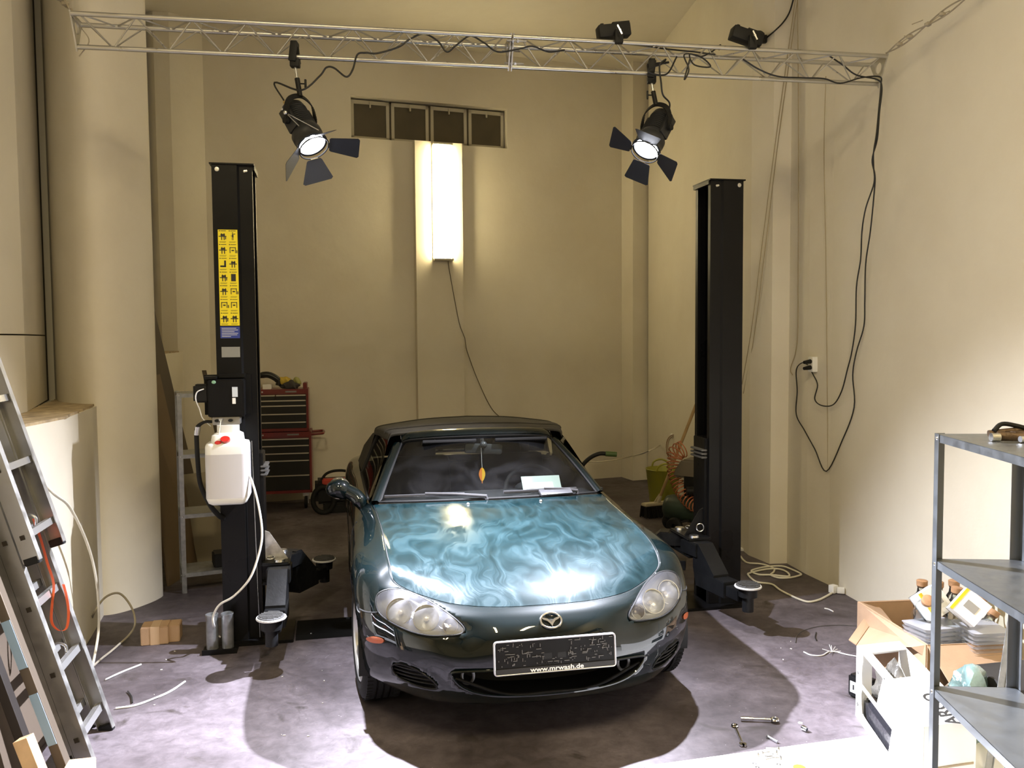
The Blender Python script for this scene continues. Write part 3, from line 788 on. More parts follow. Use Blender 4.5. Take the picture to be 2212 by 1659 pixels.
# windscreen
wb = resample(catmull([(0, 1.315, .868), (.25, 1.335, .865), (.45, 1.385, .858), (.60, 1.455, .848), (.655, 1.49, .842)], 8), 31)
wt = resample(catmull([(0, 1.875, 1.165), (.25, 1.89, 1.16), (.41, 1.93, 1.148), (.465, 1.95, 1.138), (.490, 1.96, 1.122)], 8), 31)
def wrow(b):
    bow = .012 * math.sin(math.pi * b)
    half = [wb[i].lerp(wt[i], b) + Vector((0, -.5, .86)) * bow for i in range(31)]
    return [Vector((-p.x, p.y, p.z)) for p in reversed(half[1:])] + half
WG = [wrow(k / 20) for k in range(21)]
m = MB(); m.grid(WG); ws = m.build('windscreen', glass_mat('windscreen_glass', (.74, .78, .76), .015, .6, 1.5, haze=0.010), car, 60, world=False)
m = MB()
ol = [p for p in WG[0]] + [r[-1] for r in WG[1:]] + list(reversed(WG[-1]))[1:] + [r[0] for r in reversed(WG[1:-1])]
m.tube([p + Vector((0, -.002, .002)) for p in ol], .007, 6, closed=True); m.build('windscreen_seal', RUBBER, ws, world=False)
# frame: pillars and header
m = MB()
for s_ in (1, -1):
    inn = [Vector((s_ * abs(r[-1].x), r[-1].y, r[-1].z)) for r in WG]
    P = []
    for i, p in enumerate(inn):
        f = i / 20
        P.append([p, p + Vector((s_ * .018, -.004, .012)), p + Vector((s_ * .045, .012, .008)), p + Vector((s_ * .052, .045, -.006)), p + Vector((s_ * .02, .06, -.01))])
    for r_ in P: pass
    m.grid(P, flip=(s_ < 0))
hp = WG[-1]
P = [[p, p + Vector((0, -.008, .014)), p + Vector((0, .01, .034)), p + Vector((0, .045, .046)), p + Vector((0, .09, .045)), p + Vector((0, .09, .01))] for p in hp]
m.grid(P); m.build('windscreen_frame', PAINT, car, 60, world=False)
# cowl tray in front of the glass
m = MB(); cwl = [Vector((-p.x, p.y, p.z)) for p in reversed(cowl[1:])] + cowl
cw2 = resample(cwl, 61); g2 = resample(WG[0], 61)
m.grid([[p + Vector((0, .004, -.012)) for p in cw2], [a.lerp(b, .5) + Vector((0, 0, -.012)) for a, b in zip(cw2, g2)], [p + Vector((0, .004, -.003)) for p in g2]])
m.build('cowl_panel', mat('cowl_grey', (.16, .16, .18), .5), car, 60, world=False)
# scuttle sides between cowl corner and pillar foot / door top
# soft top
rs = []
stv = [(2.00, .545, 1.190, 1.214), (2.04, .562, 1.196, 1.224), (2.2, .59, 1.198, 1.240), (2.4, .61, 1.185, 1.240), (2.55, .61, 1.165, 1.225), (2.68, .62, 1.10, 1.165), (2.78, .65, 1.02, 1.08), (2.90, .70, .915, .935)]
def top_row(v, ue, ze, zc):
    half = [(0, zc), (ue * .45, zc - (zc - ze) * .18), (ue * .8, zc - (zc - ze) * .62), (ue, ze), (ue + .025, ze - .03), (ue + .03, ze - .05)]
    hh = catmull([(a, v + .012 * (a / ue) ** 2, z) for a, z in half], 5)
    return [Vector((-p.x, p.y, p.z)) for p in reversed(hh[1:])] + hh
TR = [top_row(*s) for s in stv]
cols = list(zip(*TR)); cols = [catmull(c, 4) for c in cols]; TR2 = list(zip(*cols))
nr = len(TR2); nc = len(TR2[0])
def isrear(i, j): return 21 <= i <= 26 and abs(j - nc // 2) <= 8
m = MB(); vv = [[m.bm.verts.new(p) for p in r] for r in TR2]
for i in range(nr - 1):
    for j in range(nc - 1):
        if isrear(i, j): continue
        m.bm.faces.new([vv[i][j], vv[i][j + 1], vv[i + 1][j + 1], vv[i + 1][j]])
# front lip over the header
lip = [[p for p in TR2[0]], [p + Vector((0, -.022, -.010)) for p in TR2[0]], [p + Vector((0, -.02, -.024)) for p in TR2[0]]]
m.grid(lip)
loose = [v for v in m.bm.verts if not v.link_faces]; bmesh.ops.delete(m.bm, geom=loose, context='VERTS')
sto = m.build('soft_top', CLOTHTOP, car, 60, world=False)
sm_ = sto.modifiers.new('cloth', 'SOLIDIFY'); sm_.thickness = .008
m = MB(); P = [[TR2[i][j] for j in range(nc // 2 - 8, nc // 2 + 10)] for i in range(21, 28)]
m.grid(P); m.build('rear_window', glass_mat('rear_plastic', (.8, .8, .72), .1, .6), car, 60, world=False)
m = MB(); m.tube([TR2[5][j] + Vector((0, 0, .003)) for j in range(6, nc - 6)], .004, 6); m.tube([TR2[13][j] + Vector((0, 0, .003)) for j in range(4, nc - 4)], .004, 6); m.build('roof_seam', CLOTHTOP, sto, world=False)
# side windows and door frames
for s_ in (1, -1):
    bl = catmull([(.715, 1.58, .845), (.722, 1.95, .853), (.728, 2.45, .868)], 8); tl = catmull([(.690, 1.60, .87), (.575, 1.99, 1.145), (.615, 2.45, 1.13)], 8)
    m = MB(); m.grid([[Vector((s_ * a.x, a.y, a.z)).lerp(Vector((s_ * b.x, b.y, b.z)), k / 6) for k in range(7)] for a, b in zip(bl, tl)])
    m.build('side_window', glass_mat('side_glass', (.62, .66, .62), .03, 1.0), car, 60, world=False)
    m = MB(); m.tube([Vector((s_ * (p.x + .004), p.y, p.z)) for p in bl], .008, 6); m.tube([Vector((s_ * p.x, p.y, p.z)) for p in [Vector((.728, 2.45, .868)), Vector((.615, 2.45, 1.13))]], .014, 6)
    m.build('window_seal', RUBBER, car, world=False)
    m = MB(); P = [[Vector((s_ * .73, 2.45, .868)), Vector((s_ * .74, 2.9, .89))], [Vector((s_ * .67, 2.45, 1.03)), Vector((s_ * .70, 2.78, 1.02))], [Vector((s_ * .632, 2.45, 1.15)), Vector((s_ * .645, 2.62, 1.12))]]
    m.grid(P); m.build('quarter_panel', CLOTHTOP, car, world=False)
    # door mirror (the other one is missing)
    if s_ < 0:
        mc = Vector((-.885, 1.645, .905))
        m = MB(); m.sphere(mc, 1, 3, (.080, .06, .058))
        for v in m.bm.verts:
            if v.co.y > mc.y + .02: v.co.y = mc.y + .02
            if v.co.x > mc.x: v.co.z = mc.z + (v.co.z - mc.z) * 1.12 - (v.co.x - mc.x) * .25
        mo = m.build('door_mirror', PAINT, car, 40, world=False)
        m = MB(); pa = catmull([(-.750, 1.585, .79), (-.765, 1.60, .83), (-.795, 1.62, .865), (-.845, 1.64, .893)], 4); m.tube(pa, [.022, .028, .034, .038] + [.044] * (len(pa) - 4), 12); m.build('mirror_arm', PAINT, mo, 60, world=False)
        m = MB(); m.lathe([(0, 0), (.066, 0)], mc + Vector((0, .021, 0)), (0, 1, 0), 24); m.build('mirror_glass', CHROME, mo, world=False)
    # door handle and shut lines
    m = MB(); m.lathe([(0, .016), (.018, .014), (.026, .006), (.028, 0)], (s_ * .826, 2.33, .735), (s_, 0, .1), 20); tag(m.build('door_handle', CHROME, car, world=False), 'chrome door handle')
    m = MB()
    def side_pt(v, z):
        h, n, i, d = BODYB.ray_cast(Vector((s_ * 1.5, v, z)), Vector((-s_, 0, 0)));
        return (h if h else Vector((s_ * .82, v, z)))
    m.tube([side_pt(1.42 + .02 * math.sin(k / 3), .30 + .05 * k) for k in range(10)], .004, 6)
    m.build('door_gap', SEAM, car, world=False); m = MB()
    m.tube([side_pt(2.46, .30 + .055 * k) for k in range(10)], .004, 6)
    m.build('door_gap', SEAM, car, world=False)
    # wing / bumper joint
    m = MB(); q = []
    for k in range(9):
        f = k / 8; u = .728 + (.812 - .728) * f; z = .563 - .022 * f ** .8
        h, n = front_hit(s_ * min(u, .806), z); q.append(h + n * .0008)
    m.tube(q, .0035, 6); m.build('bumper_joint', SEAM, car, world=False)

# wheels
def make_wheel(loc, steer):
    w = bpy.data.objects.new('wheel', None); C.objects.link(w); w.parent = car; w.location = loc; w.rotation_euler = (0, 0, steer); w.empty_display_size = .1
    s_ = 1 if loc[0] > 0 else -1
    m = MB(); Rt = .292
    prof = [(.195, -.080), (.205, -.094), (.235, -.099), (.262, -.097), (.280, -.088), (Rt - .003, -.072), (Rt, -.05)]
    for c in (-.032, 0, .032):
        prof += [(Rt, c - .006), (Rt - .008, c - .004), (Rt - .008, c + .004), (Rt, c + .006)]
    prof += [(Rt, .05), (Rt - .003, .072), (.280, .088), (.262, .097), (.235, .099), (.205, .094), (.195, .080)]
    m.lathe(prof, (0, 0, 0), (1, 0, 0), 72)
    for k in range(72):                                   # shoulder cuts
        a = 2 * math.pi * k / 72
        for sx in (-1, 1):
            m.box((sx * .068, (Rt - .001) * math.cos(a), (Rt - .001) * math.sin(a)), (.028, .016, .004), Matrix.Rotation(a + math.pi / 2, 3, 'X'))
    m.build('tyre', RUBBER, w, 40, world=False)
    m = MB(); SV = mat('silver_wheel', (.62, .63, .64), .33, .8)
    m.lathe([(.186, s_ * -.08), (.192, s_ * .0), (.196, s_ * .075), (.205, s_ * .093), (.200, s_ * .096), (.188, s_ * .088), (.180, s_ * .06)], (0, 0, 0), (1, 0, 0), 64)
    m.lathe([(0, s_ * .070), (.026, s_ * .070), (.030, s_ * .064), (.05, s_ * .055), (.06, s_ * .03)], (0, 0, 0), (1, 0, 0), 32)
    for k in range(5):
        a = 2 * math.pi * (k + .2) / 5
        def rp(x, y, z):
            return Vector((x, y * math.cos(a) - z * math.sin(a), y * math.sin(a) + z * math.cos(a)))
        P = []
        for (rr, hw, xx) in ((.035, .026, .058), (.08, .024, .066), (.13, .026, .074), (.175, .036, .082), (.192, .05, .084)):
            P.append([rp(s_ * (xx - .03), -hw, rr), rp(s_ * xx, -hw * .8, rr), rp(s_ * (xx + .004), 0, rr), rp(s_ * xx, hw * .8, rr), rp(s_ * (xx - .03), hw, rr)])
        m.grid(P)
    m.build('rim', SV, w, 40, world=False)
    m = MB(); m.lathe([(.06, s_ * .0), (.125, s_ * .0), (.125, s_ * .015), (.06, s_ * .015)], (0, 0, 0), (1, 0, 0), 40); m.build('brake_disc', STEEL, w, world=False)
ST = R(5)
for s_ in (1, -1):
    make_wheel((s_ * .715, WC['f'][0], .292), ST); make_wheel((s_ * .722, WC['r'][0], .292), 0)

# wipers
def wiper(base, tip, blade_a, blade_b):
    m = MB(); m.tube([base, Vector(base) + Vector((0, 0, .018)), Vector(base).lerp(Vector(tip), .5) + Vector((0, 0, .02)), Vector(tip) + Vector((0, 0, .012))], [.012, .010, .008, .006], 8)
    m.bar(Vector(blade_a), Vector(blade_b), .012, .016, bev=.002); m.build('wiper', mat('wiper_black', (.05, .05, .055), .35), car, world=False)
def wsp(u, b):      # point on the windscreen glass
    row = WG[int(round(b * 20))]; best = min(row, key=lambda p: abs(p.x - u)); return best + Vector((0, -.012, .014))
wiper((-.06, 1.30, .868), wsp(-.40, .05), wsp(-.62, .05), wsp(-.17, .05))
wiper((.50, 1.375, .862), wsp(.30, .05), wsp(.04, .05), wsp(.50, .05))
m = MB(); m.box((.36, 1.345, .884), (.20, .055, .014), Matrix.Rotation(R(8), 3, 'Z') @ Matrix.Rotation(R(25), 3, 'X'), .004); m.build('wiper_spoiler', mat('wiper_black', (.05, .05, .055), .35), car, world=False)
for u in (-.18, .24):
    m = MB(); h, n = top_hit(u, 1.22); m.sphere(h + Vector((0, 0, .002)), .010, 2); m.build('washer_jet', STEEL, car, world=False)

# interior
m = MB(); P = []
for (v, z) in ((1.40, .83), (1.50, .862), (1.60, .868), (1.70, .84), (1.74, .76), (1.72, .60)):
    P.append([Vector((u, v + .08 * (u / .66) ** 2 * (1 if v < 1.5 else .2), z - .02 * (u / .66) ** 2)) for u in [-.68 + 1.36 * k / 24 for k in range(25)]])
m.grid(P); m.sphere((.33, 1.66, .855), .15, 3, (1, .8, .35)); m.build('dashboard', DASH, car, 50, world=False)
seatm = mat('seat_cloth', (.018, .018, .02), .9, bump=.2, bscale=200)
for s_ in (1, -1):
    m = MB(); m.box((s_ * .34, 2.20, .36), (.48, .52, .16), bev=.05); m.box((s_ * .34, 2.48, .66), (.46, .13, .62), Matrix.Rotation(R(-14), 3, 'X'), .05)
    m.box((s_ * .34, 2.56, 1.02), (.27, .09, .17), Matrix.Rotation(R(-10), 3, 'X'), .04); m.build('seat', seatm, car, 50, world=False)
m = MB(); Mw = place(Matrix.Rotation(R(62), 3, 'X'), (.34, 1.84, .79)); m.tube([Mw @ Vector((.185 * math.cos(a), .185 * math.sin(a), 0)) for a in [2 * math.pi * k / 40 for k in range(40)]], .014, 8, closed=True)
m.bar(Mw @ Vector((-.18, 0, 0)), Mw @ Vector((.18, 0, 0)), .04, .012); m.sphere(Mw @ Vector((0, 0, 0)), .06, 2, (1, 1, .5)); m.build('steering_wheel', DASH, car, 50, world=False)
m = MB(); m.box((0.02, 1.86, 1.085), (.245, .035, .065), Matrix.Rotation(R(4), 3, 'Y'), .018); m.tube([(0.02, 1.86, 1.10), (0.01, 1.86, 1.15)], .012, 8); m.sphere((.015, 1.825, 1.115), .024, 2)
m.build('rear_view_mirror', mat('mirror_grey', (.05, .052, .055), .35), car, 50, world=False)
m = MB(); m.box((-.20, 1.87, 1.13), (.34, .10, .02), Matrix.Rotation(R(-20), 3, 'X'), .006); m.box((.26, 1.87, 1.13), (.34, .10, .02), Matrix.Rotation(R(-20), 3, 'X'), .006); m.build('sun_visor', DASH, car, 50, world=False)
m = MB(); m.tube([(-.56, 2.86, .90), (-.56, 2.86, .93)], .01, 6); m.tube([(-.40, 2.62, .985), (.12, 2.62, .985)], .0035, 6); m.build('wind_deflector_rail', STEEL, car, world=False)
m = MB(); m.box((0, 2.78, .62), (1.36, .03, .50)); m.box((0, 2.2, .22), (1.4, 1.3, .04)); m.build('cabin_floor', DASH, car, 0, world=False)
CARM = WM(car)

# things in the car
t = thing('air_freshener', 'orange and yellow leaf-shaped air freshener hanging from the rear-view mirror', 'air freshener', CARM @ Vector((.0, 1.80, .93)))
Lf = place(Matrix.Rotation(CARA, 3, 'Z') @ Matrix.Rotation(R(90), 3, 'X'), CARM @ Vector((.0, 1.80, .93)))
def leaf(sx):
    o = [(0, .045)]
    ys = [.036, .028, .020, .012, .004, -.004, -.012, -.022, -.032]
    for i, y in enumerate(ys):
        w = .021 * math.sin(math.pi * (.048 - y) / .092) ** .7
        o += [(sx * w, y), (sx * w * .84, y - .003)]
    o += [(0, -.046)]
    return o
m = MB(); m.prism(leaf(-1), -.001, .001, Lf); m.prism([(-.003, -.044), (.003, -.044), (.002, -.056), (-.002, -.056)], -.001, .001, Lf); tag(m.build('leaf_half', mat('leaf_orange', (.75, .22, .02), .6), t), 'orange half')
m = MB(); m.prism(leaf(1), -.001, .001, Lf); tag(m.build('leaf_half', mat('leaf_yellow', (.85, .50, .02), .6), t), 'yellow half')
m = MB(); m.tube([CARM @ Vector((.0, 1.80, .974)), CARM @ Vector((.0, 1.825, 1.10))], .0012, 5); m.build('string', mat('white_string', (.6, .6, .58), .8), t)
m = MB(); m.box(CARM @ Vector((.325, 1.56, .905)), (.24, .004, .095), Matrix.Rotation(CARA, 3, 'Z') @ Matrix.Rotation(R(-42), 3, 'X'))
tag(m.build('service_paper', mat('paper_green', (.30, .36, .32), .6)), 'pale green printed paper lying on the dashboard behind the right wiper', 'paper')
m = MB(); m.box(CARM @ Vector((.30, 1.50, .898)), (.17, .003, .05), Matrix.Rotation(CARA, 3, 'Z') @ Matrix.Rotation(R(-50), 3, 'X'))
tag(m.build('white_slip', mat('slip_paper', (.5, .5, .5), .7)), 'small white slip in front of the pale green paper on the dashboard', 'paper')
m = MB(); m.box(CARM @ Vector((-.33, 1.53, .872)), (.05, .02, .006), Matrix.Rotation(R(-20), 3, 'Z')); tag(m.build('parking_token', mat('token', (.45, .47, .5), .5)), 'small grey card lying on the dashboard behind the left wiper', 'card')
# ================================================================== THE TWO-POST LIFT
LA = R(11.7)
L0 = Vector((-1.707, 4.95, 0)); LE = Vector((math.cos(LA), math.sin(LA), 0)); LN = Vector((-math.sin(LA), math.cos(LA), 0))
SPAN = 3.286; PH = 2.80; PW = .222; PD = .26          # post height, width across, depth front to back
def lift_frame(side):
    """matrix: x inwards from the outer face, y away from the viewer, z up"""
    if side < 0: return Matrix(((LE.x, LN.x, 0, L0.x), (LE.y, LN.y, 0, L0.y), (0, 0, 1, 0), (0, 0, 0, 1)))
    o = L0 + LE * SPAN
    return Matrix(((-LE.x, LN.x, 0, o.x), (-LE.y, LN.y, 0, o.y), (0, 0, 1, 0), (0, 0, 0, 1)))
STICK_Y = mat('yellow_label', (.80, .66, .02), .45); STICK_B = mat('blue_label', (.03, .05, .26), .45); INK = mat('black_ink', (.02, .02, .02), .5)
PLATE = mat('type_plate', (.30, .31, .31), .4, .5); ARMM = mat('arm_paint', (.007, .0075, .0085), .42, spec=.35, bump=.15, bscale=25, var=.3, vscale=9)
PADM = mat('lift_pad_rubber', (.05, .05, .05), .8, bump=.9, bscale=35); WHR = mat('white_ring', (.75, .75, .75), .45)
GREASE = mat('grease_smear', (.45, .44, .42), .35, .4, var=.4, vscale=18)
def lbox(mb, M, x0, x1, y0, y1, z0, z1, bev=0.0):
    tb = bmesh.new(); bmesh.ops.create_cube(tb, size=1); bmesh.ops.scale(tb, vec=(x1 - x0, y1 - y0, z1 - z0), verts=tb.verts)
    if bev: bmesh.ops.bevel(tb, geom=list(tb.edges), offset=bev, segments=2, affect='EDGES')
    tb.transform(Matrix.Translation(((x0 + x1) / 2, (y0 + y1) / 2, (z0 + z1) / 2))); mb.join(tb, M)
def profile_post(mb, M, side):
    # C channel, folded outwards in two steps, open towards the car
    t = .007
    outer = [(PW, .050), (PW, .014), (.205, .014), (.150, .014), (.138, 0), (0, 0), (0, PD), (.138, PD), (.150, PD - .014), (PW, PD - .014), (PW, PD - .050)]
    inner = [(PW - t, PD - .050), (PW - t, PD - .014 - t), (.153, PD - .014 - t), (.140, PD - t), (t, PD - t), (t, t), (.140, t), (.153, .014 + t), (PW - t, .014 + t), (PW - t, .050)]
    mb.prism(outer + inner, .02, PH - .006, M)
def arm(root, M, pivot, ang, length, zt, side, name='swing_arm'):
    """stepped swing arm from the carriage to its round pad; ang from the x axis in the lift frame"""
    d = Vector((math.cos(ang), math.sin(ang), 0)); n = Vector((-d.y, d.x, 0)); p = Vector(pivot)
    m = MB()
    def ab(a0, a1, w, z0, z1, bev=.004):
        c = p + d * (a0 + a1) / 2; c.z = (z0 + z1) / 2
        tb = bmesh.new(); bmesh.ops.create_cube(tb, size=1); bmesh.ops.scale(tb, vec=(a1 - a0, w, z1 - z0), verts=tb.verts)
        bmesh.ops.bevel(tb, geom=list(tb.edges), offset=bev, segments=2, affect='EDGES')
        tb.transform(Matrix.Rotation(math.atan2(d.y, d.x), 4, 'Z')); tb.transform(Matrix.Translation(c)); m.join(tb, M)
    ab(-.06, .12, .135, .37, .455); # head at the pin
    c0 = p + d * .09; c1 = p + d * .25
    # sloping gusset down to the low beam
    tb = bmesh.new(); pr = [(.07, .46), (.13, .46), (.30, .30), (.30, .20), (.10, .20), (.07, .30)]
    a = [tb.verts.new(p + d * x - n * .055 + Vector((0, 0, z - p.z))) for x, z in pr]; b = [tb.verts.new(p + d * x + n * .055 + Vector((0, 0, z - p.z))) for x, z in pr]
    tb.faces.new(a); tb.faces.new(b[::-1])
    for i in range(6): tb.faces.new([a[i], b[i], b[(i + 1) % 6], a[(i + 1) % 6]])
    m.join(tb, M)
    ab(.10, length - .16, .115, .185, .285)
    ao = m.build(name, ARMM, root, 30)
    m = MB(); ab(length - .26, length - .04, .088, .200, .265, .003); m.build('arm_extension', ARMM, ao, 30)
    m = MB(); q = M @ (p + d * (length - .30)); q.z = .289; m.lathe([(0, .022), (.012, .022), (.012, 0)], q, (0, 0, 1), 12); m.build('arm_bolt', STEEL, ao)
    c = M @ (p + d * length); c.z = 0
    m = MB(); m.lathe([(.030, .150), (.034, .150), (.034, .235), (.055, .240), (.057, zt - .028), (.075, zt - .022), (.080, zt - .010)], c, (0, 0, 1), 28); po = m.build('lift_pad', ARMM, ao)
    m = MB(); m.lathe([(0, zt), (.066, zt), (.071, zt - .004), (.071, zt - .018)], c, (0, 0, 1), 36)
    for k in range(7):
        y = -.054 + .018 * k; w = math.sqrt(max(0, .062 ** 2 - y * y)); cc = c + Vector((0, y, zt + .001))
        if w > .01: m.box(cc, (2 * w, .009, .006))
    m.build('pad_rubber', PADM, po)
    m = MB(); m.tube([c + Vector((.074 * math.cos(t_), .074 * math.sin(t_), zt - .014)) for t_ in [2 * math.pi * k / 40 for k in range(40)]], .0065, 6, closed=True); m.build('pad_rim', WHR, po)
def post(side, label):
    M = lift_frame(side); base = M @ Vector((PW / 2, PD / 2, 0))
    root = thing('lift_post', label, 'car lift', base, LA, 'two posts of the car lift')
    m = MB(); profile_post(m, M, side); m.build('post_column', BLACKP, root, 30)
    m = MB(); lbox(m, M, -.03, .40, -.06, PD + .06, 0, .018, .004); m.build('base_plate', BLACKP, root, 30)
    m = MB(); lbox(m, M, -.012, PW + .012, -.008, PD + .008, PH - .006, PH + .002)
    # top plate with folded corner
    lbox(m, M, PW - .004, PW + .012, .02, PD, PH - .03, PH + .002); m.build('top_plate', BLACKP, root, 30)
    for (x, z, r) in ((.03, PH - .035, .014), (.18, PH - .04, .008), (.17 if side > 0 else .19, PH - .038, .007)):
        m = MB(); yy = -.001 if x < .14 else .013
        m.lathe([(r, 0), (r * .9, .004), (0, .005)], M @ Vector((x, yy, z)), M.to_3x3() @ Vector((0, -1, 0)), 16); m.build('bolt_head', STEEL, root)
    # gusset at the foot
    m = MB()
    if side > 0:
        tb = bmesh.new(); v = [tb.verts.new(p) for p in ((0, .02, .018), (-.055, .02, .018), (0, .02, .16), (0, .03, .018), (-.055, .03, .018), (0, .03, .16))]
        tb.faces.new(v[0:3]); tb.faces.new(v[3:6][::-1]); tb.faces.new([v[1], v[2], v[5], v[4]]); tb.faces.new([v[0], v[3], v[5], v[2]]); tb.faces.new([v[0], v[1], v[4], v[3]]); m.join(tb, M)
        m.build('foot_gusset', BLACKP, root)
    # carriage running in the post
    m = MB(); lbox(m, M, .06, PW + .02, .04, PD - .04, .36, 1.12, .004); lbox(m, M, PW - .01, PW + .05, .03, PD - .03, .36, .47, .004); cg = m.build('carriage', BLACKP, root, 30)
    m = MB(); lbox(m, M, PW, PW + .165, -.035, PD + .035, .455, .475, .008); lbox(m, M, PW, PW + .165, -.035, PD + .035, .345, .362, .008); m.build('carriage_plate', ARMM, cg, 30)
    m = MB()
    tb = bmesh.new(); pr = [(.0, .475), (.15, .475), (.045, .64), (0, .66)]
    a = [tb.verts.new((PW + x, PD / 2 - .07, z)) for x, z in pr]; b = [tb.verts.new((PW + x, PD / 2 - .060, z)) for x, z in pr]
    tb.faces.new(a); tb.faces.new(b[::-1])
    for i in range(4): tb.faces.new([a[i], b[i], b[(i + 1) % 4], a[(i + 1) % 4]])
    m.join(tb, M); m.build('carriage_gusset', GREASE if side < 0 else BLACKP, cg, 30)
    m = MB()
    for k in range(3): lbox(m, M, PW + .003, PW + .045, .035, PD - .04, .985 + .024 * k, .998 + .024 * k, .004)
    m.build('door_guard', mat('guard_rubber', (.10, .10, .10), .5), cg, 30)
    for (y, nm) in ((.0, 0), (PD, 1)):
        m = MB(); c = M @ Vector((PW + .105, y + (.01 if nm == 0 else -.01), .475)); m.lathe([(0, .014), (.03, .012), (.034, 0)], c, (0, 0, 1), 24); m.lathe([(.026, -.11), (.026, 0)], c, (0, 0, 1), 24); pn_ = m.build('pivot_pin', STEEL, cg)
        m = MB(); q = c + Vector((0, 0, .016)) + (M.to_3x3() @ Vector((-.055, .03 * (1 if nm == 0 else -1), 0)))
        if nm == 1 or side < 0: m.tube([q + Vector((.024 * math.cos(t_), .024 * math.sin(t_) * .9, .004 * math.sin(t_))) for t_ in [2 * math.pi * k / 24 for k in range(24)]], .0035, 6, closed=True)
        else: m.tube([q + Vector((.024 * math.cos(t_), 0, .036 + .026 * math.sin(t_))) for t_ in [2 * math.pi * k / 24 for k in range(24)]], .0035, 6, closed=True)
        m.build('release_ring', STEEL, cg)
    # lifting screw / chain inside, cable
    m = MB(); m.tube([M @ Vector((.09, .075, z)) for z in (1.12, PH - .05)], .006, 6); m.build('lift_cable', STEEL, root)
    m = MB(); z = 1.13; pts = []
    for k in range(14 * 20):
        a_ = 2 * math.pi * k / 14; pts.append(M @ Vector((.14 + .022 * math.cos(a_), .16 + .022 * math.sin(a_), 1.13 + .018 * k / 14)))
    m.tube(pts, .004, 5); m.build('carriage_spring', mat('spring_steel', (.25, .25, .24), .4, .7), root)
    return root, M, cg
lpost, ML, cgl = post(-1, 'left black lift post with yellow warning labels and white oil tank')
rpost, MR, cgr = post(1, 'right black lift post beside the coiled white cable, without labels')
for cgp, M, a1, l1 in ((cgl, ML, None, None), (cgr, MR, None, None)):
    inv = M.inverted()
    # front arm reaches towards the viewer, rear arm away
    pf = Vector((PW + .105, .01, .42)); pr_ = Vector((PW + .105, PD - .01, .42))
    if M is ML:
        tgt = inv @ Vector((-1.302, 4.52, 0)); t2 = inv @ Vector((-1.28, 5.72, 0))
    else:
        tgt = inv @ Vector((1.398, 5.03, 0)); t2 = inv @ Vector((.93, 5.85, 0))
    for q, pp in ((tgt, pf), (t2, pr_)):
        d = Vector((q.x - pp.x, q.y - pp.y)); arm(cgp, M, pp, math.atan2(d.y, d.x), d.length, .315, 0)

# warning labels on the left post's face
def face_rect(m, x0, x1, z0, z1, y=-.0015, t=.001): lbox(m, ML, x0, x1, y, y + t, z0, z1)
zt, zb = 2.423, 1.873
m = MB(); face_rect(m, .026, .134, zb, zt, -.0016, .0012); lab = m.build('warning_label', STICK_Y, lpost, 0)
m = MB(); face_rect(m, .026, .134, 1.800, 1.868, -.0016, .0012); m.build('blue_label', STICK_B, lpost, 0)
m = MB(); 
for k in range(6): face_rect(m, .034, .034 + (.08, .09, .07, .09, .085, .05)[k], 1.856 - k * .0095, 1.8585 - k * .0095, -.0024, .0006)
m.build('label_text', WHITEP, lpost, 0)
m = MB(); face_rect(m, .030, .132, 1.690, 1.750, -.0020, .0016); m.build('type_plate', PLATE, lpost, 0)
INKR = MB(); cw = .054; ch = (zt - zb) / 7
rnd = random.Random(5)
for row in range(7):
    for col in range(2):
        cx = .026 + cw * (col + .5); cz = zt - ch * (row + .5)
        face_rect(INKR, cx - .012, cx + .018, cz + .031, cz + .034, -.0024, .0006)                   # heading
        lbox(INKR, ML, cx - .021, cx - .015, -.0024, -.0018, cz + .030, cz + .035)
        kind = (row * 2 + col)
        if kind == 1:                                                                                # pointing figure
            face_rect(INKR, cx - .003, cx + .005, cz - .004, cz + .015, -.0024, .0006); face_rect(INKR, cx - .0025, cx + .003, cz + .017, cz + .024, -.0024, .0006)
            face_rect(INKR, cx - .004, cx - .001, cz - .020, cz - .004, -.0024, .0006); face_rect(INKR, cx + .002, cx + .005, cz - .020, cz - .004, -.0024, .0006)
            face_rect(INKR, cx + .005, cx + .015, cz + .013, cz + .017, -.0024, .0006); face_rect(INKR, cx - .010, cx - .003, cz + .002, cz + .005, -.0024, .0006)
        elif kind == 7: face_rect(INKR, cx - .014, cx + .012, cz - .020, cz + .022, -.0024, .0006)
        elif kind == 4:
            face_rect(INKR, cx + .004, cx + .014, cz - .016, cz + .020, -.0024, .0006); face_rect(INKR, cx - .018, cx + .014, cz - .018, cz - .008, -.0024, .0006)
        elif kind in (3, 9, 10, 11):
            for x in (-.018, .012): face_rect(INKR, cx + x, cx + x + .004, cz - .016, cz + .018, -.0024, .0006)
            face_rect(INKR, cx - .018, cx + .016, cz + .013, cz + .017, -.0024, .0006); face_rect(INKR, cx - .008, cx + .006, cz - .004, cz + .003, -.0024, .0006)
            if kind != 11: face_rect(INKR, cx + .019, cx + .024, cz - .016, cz + .001, -.0024, .0006)
        else:
            for x in (-.009, .005): face_rect(INKR, cx + x, cx + x + .005, cz - .020, cz + .018, -.0024, .0006)
            face_rect(INKR, cx - .022, cx + .020, cz - .002, cz + .003, -.0024, .0006); face_rect(INKR, cx - .012, cx + .012, cz + .004, cz + .014, -.0024, .0006)
            if kind % 3 == 0: face_rect(INKR, cx + .013, cx + .018, cz - .016, cz + .0, -.0024, .0006)
        for q in range(2): face_rect(INKR, cx - .020, cx + .018 - .004 * q, cz - .030 - q * .004, cz - .0285 - q * .004, -.0020, .0003)
tag(INKR.build('pictogram', INK, lpost, 0), kind='stuff')

